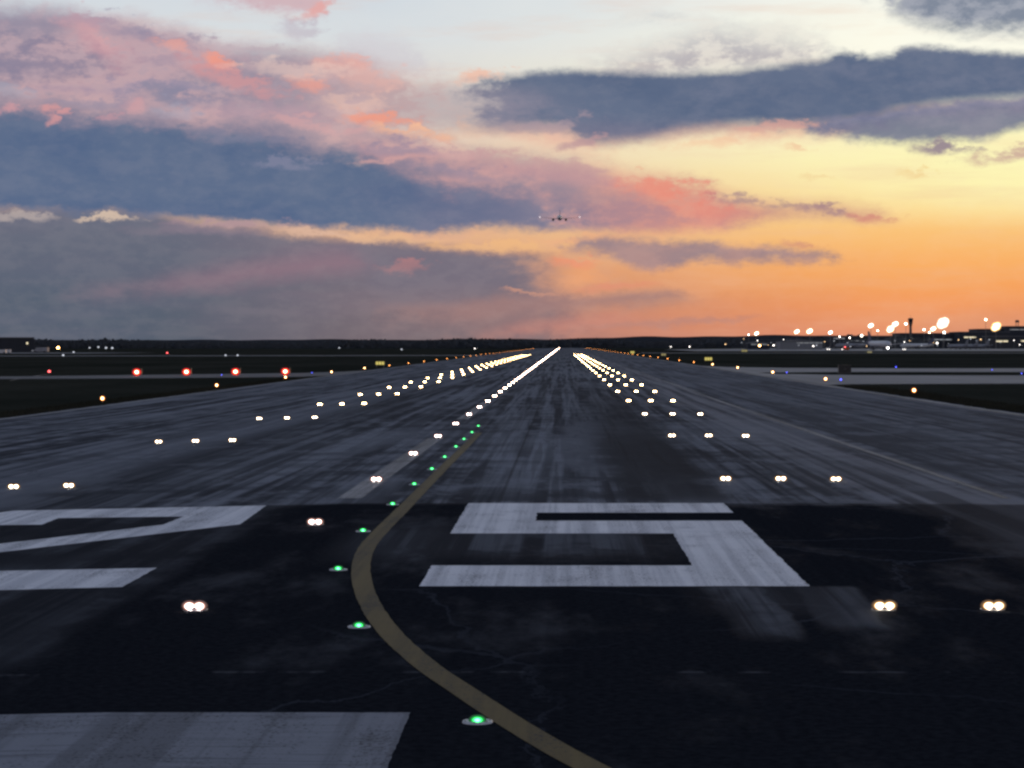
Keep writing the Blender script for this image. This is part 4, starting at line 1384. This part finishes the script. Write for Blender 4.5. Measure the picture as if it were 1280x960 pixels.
# water tank on the far right skyline
yw = 2760.0
x = atx(1271.5, yw)
z0 = zg(x, yw) - 0.1
ht = hz(400.0, yw) - z0
wt = empty('water_tower', (x, yw, z0), 'small dark water tower on the roofline at the right edge', 'tower')
for sx in (-1.4, 1.4):
    for sy in (-1.4, 1.4):
        MB().lathe([(0.3, 0), (0.22, ht - 3)], 6, (sx, sy, 0)).build('leg', M['pole'], wt)
MB().lathe([(2.4, ht - 3), (2.6, ht - 2.4), (2.6, ht - 1), (1.4, ht)], 12).build('tank', M['conc'], wt)

# ------------------------------------------------------------------ woods and hills along the horizon
def woods(name, x0, x1, y0, y1, n, hmin, hmax, label):
    vs, fs = [], []
    for _ in range(n):
        y = random.uniform(y0, y1)
        x = random.uniform(x0, x1)
        z = zg(x, y)
        h = random.uniform(hmin, hmax) * (0.86 + 0.14 * sin(x * 0.011 + y * 0.003) + 0.10 * sin(x * 0.037))
        r = h * random.uniform(0.28, 0.48)
        # trunk
        k0 = len(vs)
        for a in range(3):
            vs.append((x + 0.25 * cos(a * 2.1), y + 0.25 * sin(a * 2.1), z - 0.1))
        vs.append((x, y, z + h * 0.6))
        for a in range(3):
            fs.append((k0 + a, k0 + (a + 1) % 3, k0 + 3))
        # leaf clumps through the crown
        for _c in range(22):
            t = random.random()
            rr = r * (sin(pi * (0.12 + 0.86 * t)) ** 0.8) * math.sqrt(random.random())
            a = random.uniform(0, 2 * pi)
            cx, cy, cz = x + rr * cos(a), y + rr * sin(a), z + h * (0.10 + 0.86 * t)
            s = h * random.uniform(0.06, 0.13)
            b1 = random.uniform(0, 2 * pi)
            tl = random.uniform(-0.7, 0.7)
            k0 = len(vs)
            for q in range(4):
                aa = b1 + q * pi / 2 + random.uniform(-.4, .4)
                sr = s * random.uniform(0.7, 1.3)
                vs.append((cx + sr * cos(aa), cy + sr * sin(aa) * tl, cz + sr * sin(aa)))
            fs.append((k0, k0 + 1, k0 + 2, k0 + 3))
    me = bpy.data.meshes.new(name)
    me.from_pydata(vs, [], fs)
    me.materials.append(M['leaf'])
    o = bpy.data.objects.new(name, me)
    COL.objects.link(o)
    tag(o, label, 'woods', None, 'stuff')
    return o


woods('woods', -1000, -60, 3120, 3420, 2600, 9.5, 14, 'dark distant wood along the horizon left of the runway end')
woods('woods', -80, 420, 3120, 3420, 1500, 11, 16, 'dark distant wood closing the far end of the runway and beyond')
woods('woods', 240, 420, 2480, 2700, 260, 12, 16, 'dark trees on the skyline behind the left apron floodlights')
woods('woods', 400, 800, 3000, 3200, 900, 12, 18, 'dark trees behind the terminal buildings')


def hills(name, x0, x1, y, h, seed):
    random.seed(seed)
    vs, fs = [], []
    n = 160
    ph = [random.uniform(0, 6.28) for _ in range(6)]
    for i in range(n + 1):
        x = x0 + (x1 - x0) * i / n
        hh = h * (0.8 + 0.08 * sin(x * 0.0011 + ph[0]) + 0.06 * sin(x * 0.0042 + ph[1]) + 0.03 * sin(x * 0.013 + ph[2]) + 0.025 * sin(x * .031 + ph[3]))
        hh *= min(1, i / 8, (n - i) / 8)
        hh *= 0.72 + 0.42 * min(1.0, max(0.0, (x + 600) / 900.0))
        z = zg(x, y)
        vs += [(x, y - 300, z - 0.3), (x, y, z + hh), (x, y + 900, z - 0.3)]
    for i in range(n):
        a = i * 3
        fs += [(a, a + 3, a + 4, a + 1), (a + 1, a + 4, a + 5, a + 2)]
    me = bpy.data.meshes.new(name)
    me.from_pydata(vs, [], fs)
    me.materials.append(M['hill'])
    o = bpy.data.objects.new(name, me)
    COL.objects.link(o)
    o['kind'] = 'structure'
    return o


hills('hills', -2600, 2600, 7200, 46, 5)


# ------------------------------------------------------------------ grass growing over the pavement edges
def verge(name, xa, xb, y0, y1, n, label):
    rg = random.Random(3)
    vs, fs = [], []
    for _ in range(n):
        y = y0 + (y1 - y0) * rg.random() ** 1.3
        x = xa + (xb - xa) * (rg.random() ** 1.8 + 0.03 * sin(y * 0.21) + 0.03 * sin(y * 0.9))
        z = zg(x, y) - 0.05
        h = rg.uniform(0.08, 0.26)
        w = rg.uniform(0.02, 0.06)
        a = rg.uniform(0, pi)
        k = len(vs)
        dx, dy = w * cos(a), w * sin(a)
        lx, ly = rg.uniform(-.08, .08), rg.uniform(-.08, .08)
        vs += [(x - dx, y - dy, z), (x + dx, y + dy, z), (x + lx, y + ly, z + h)]
        fs.append((k, k + 1, k + 2))
    me = bpy.data.meshes.new(name)
    me.from_pydata(vs, [], fs)
    me.materials.append(M['grass'])
    o = bpy.data.objects.new(name, me)
    COL.objects.link(o)
    tag(o, label, 'grass', None, 'stuff')


verge('grass', 26.45, 30.5, 120, 216, 12000, 'dark short grass along the right runway edge')
verge('grass', -35.95, -40.5, 120, 325, 22000, 'dark short grass along the left runway edge')
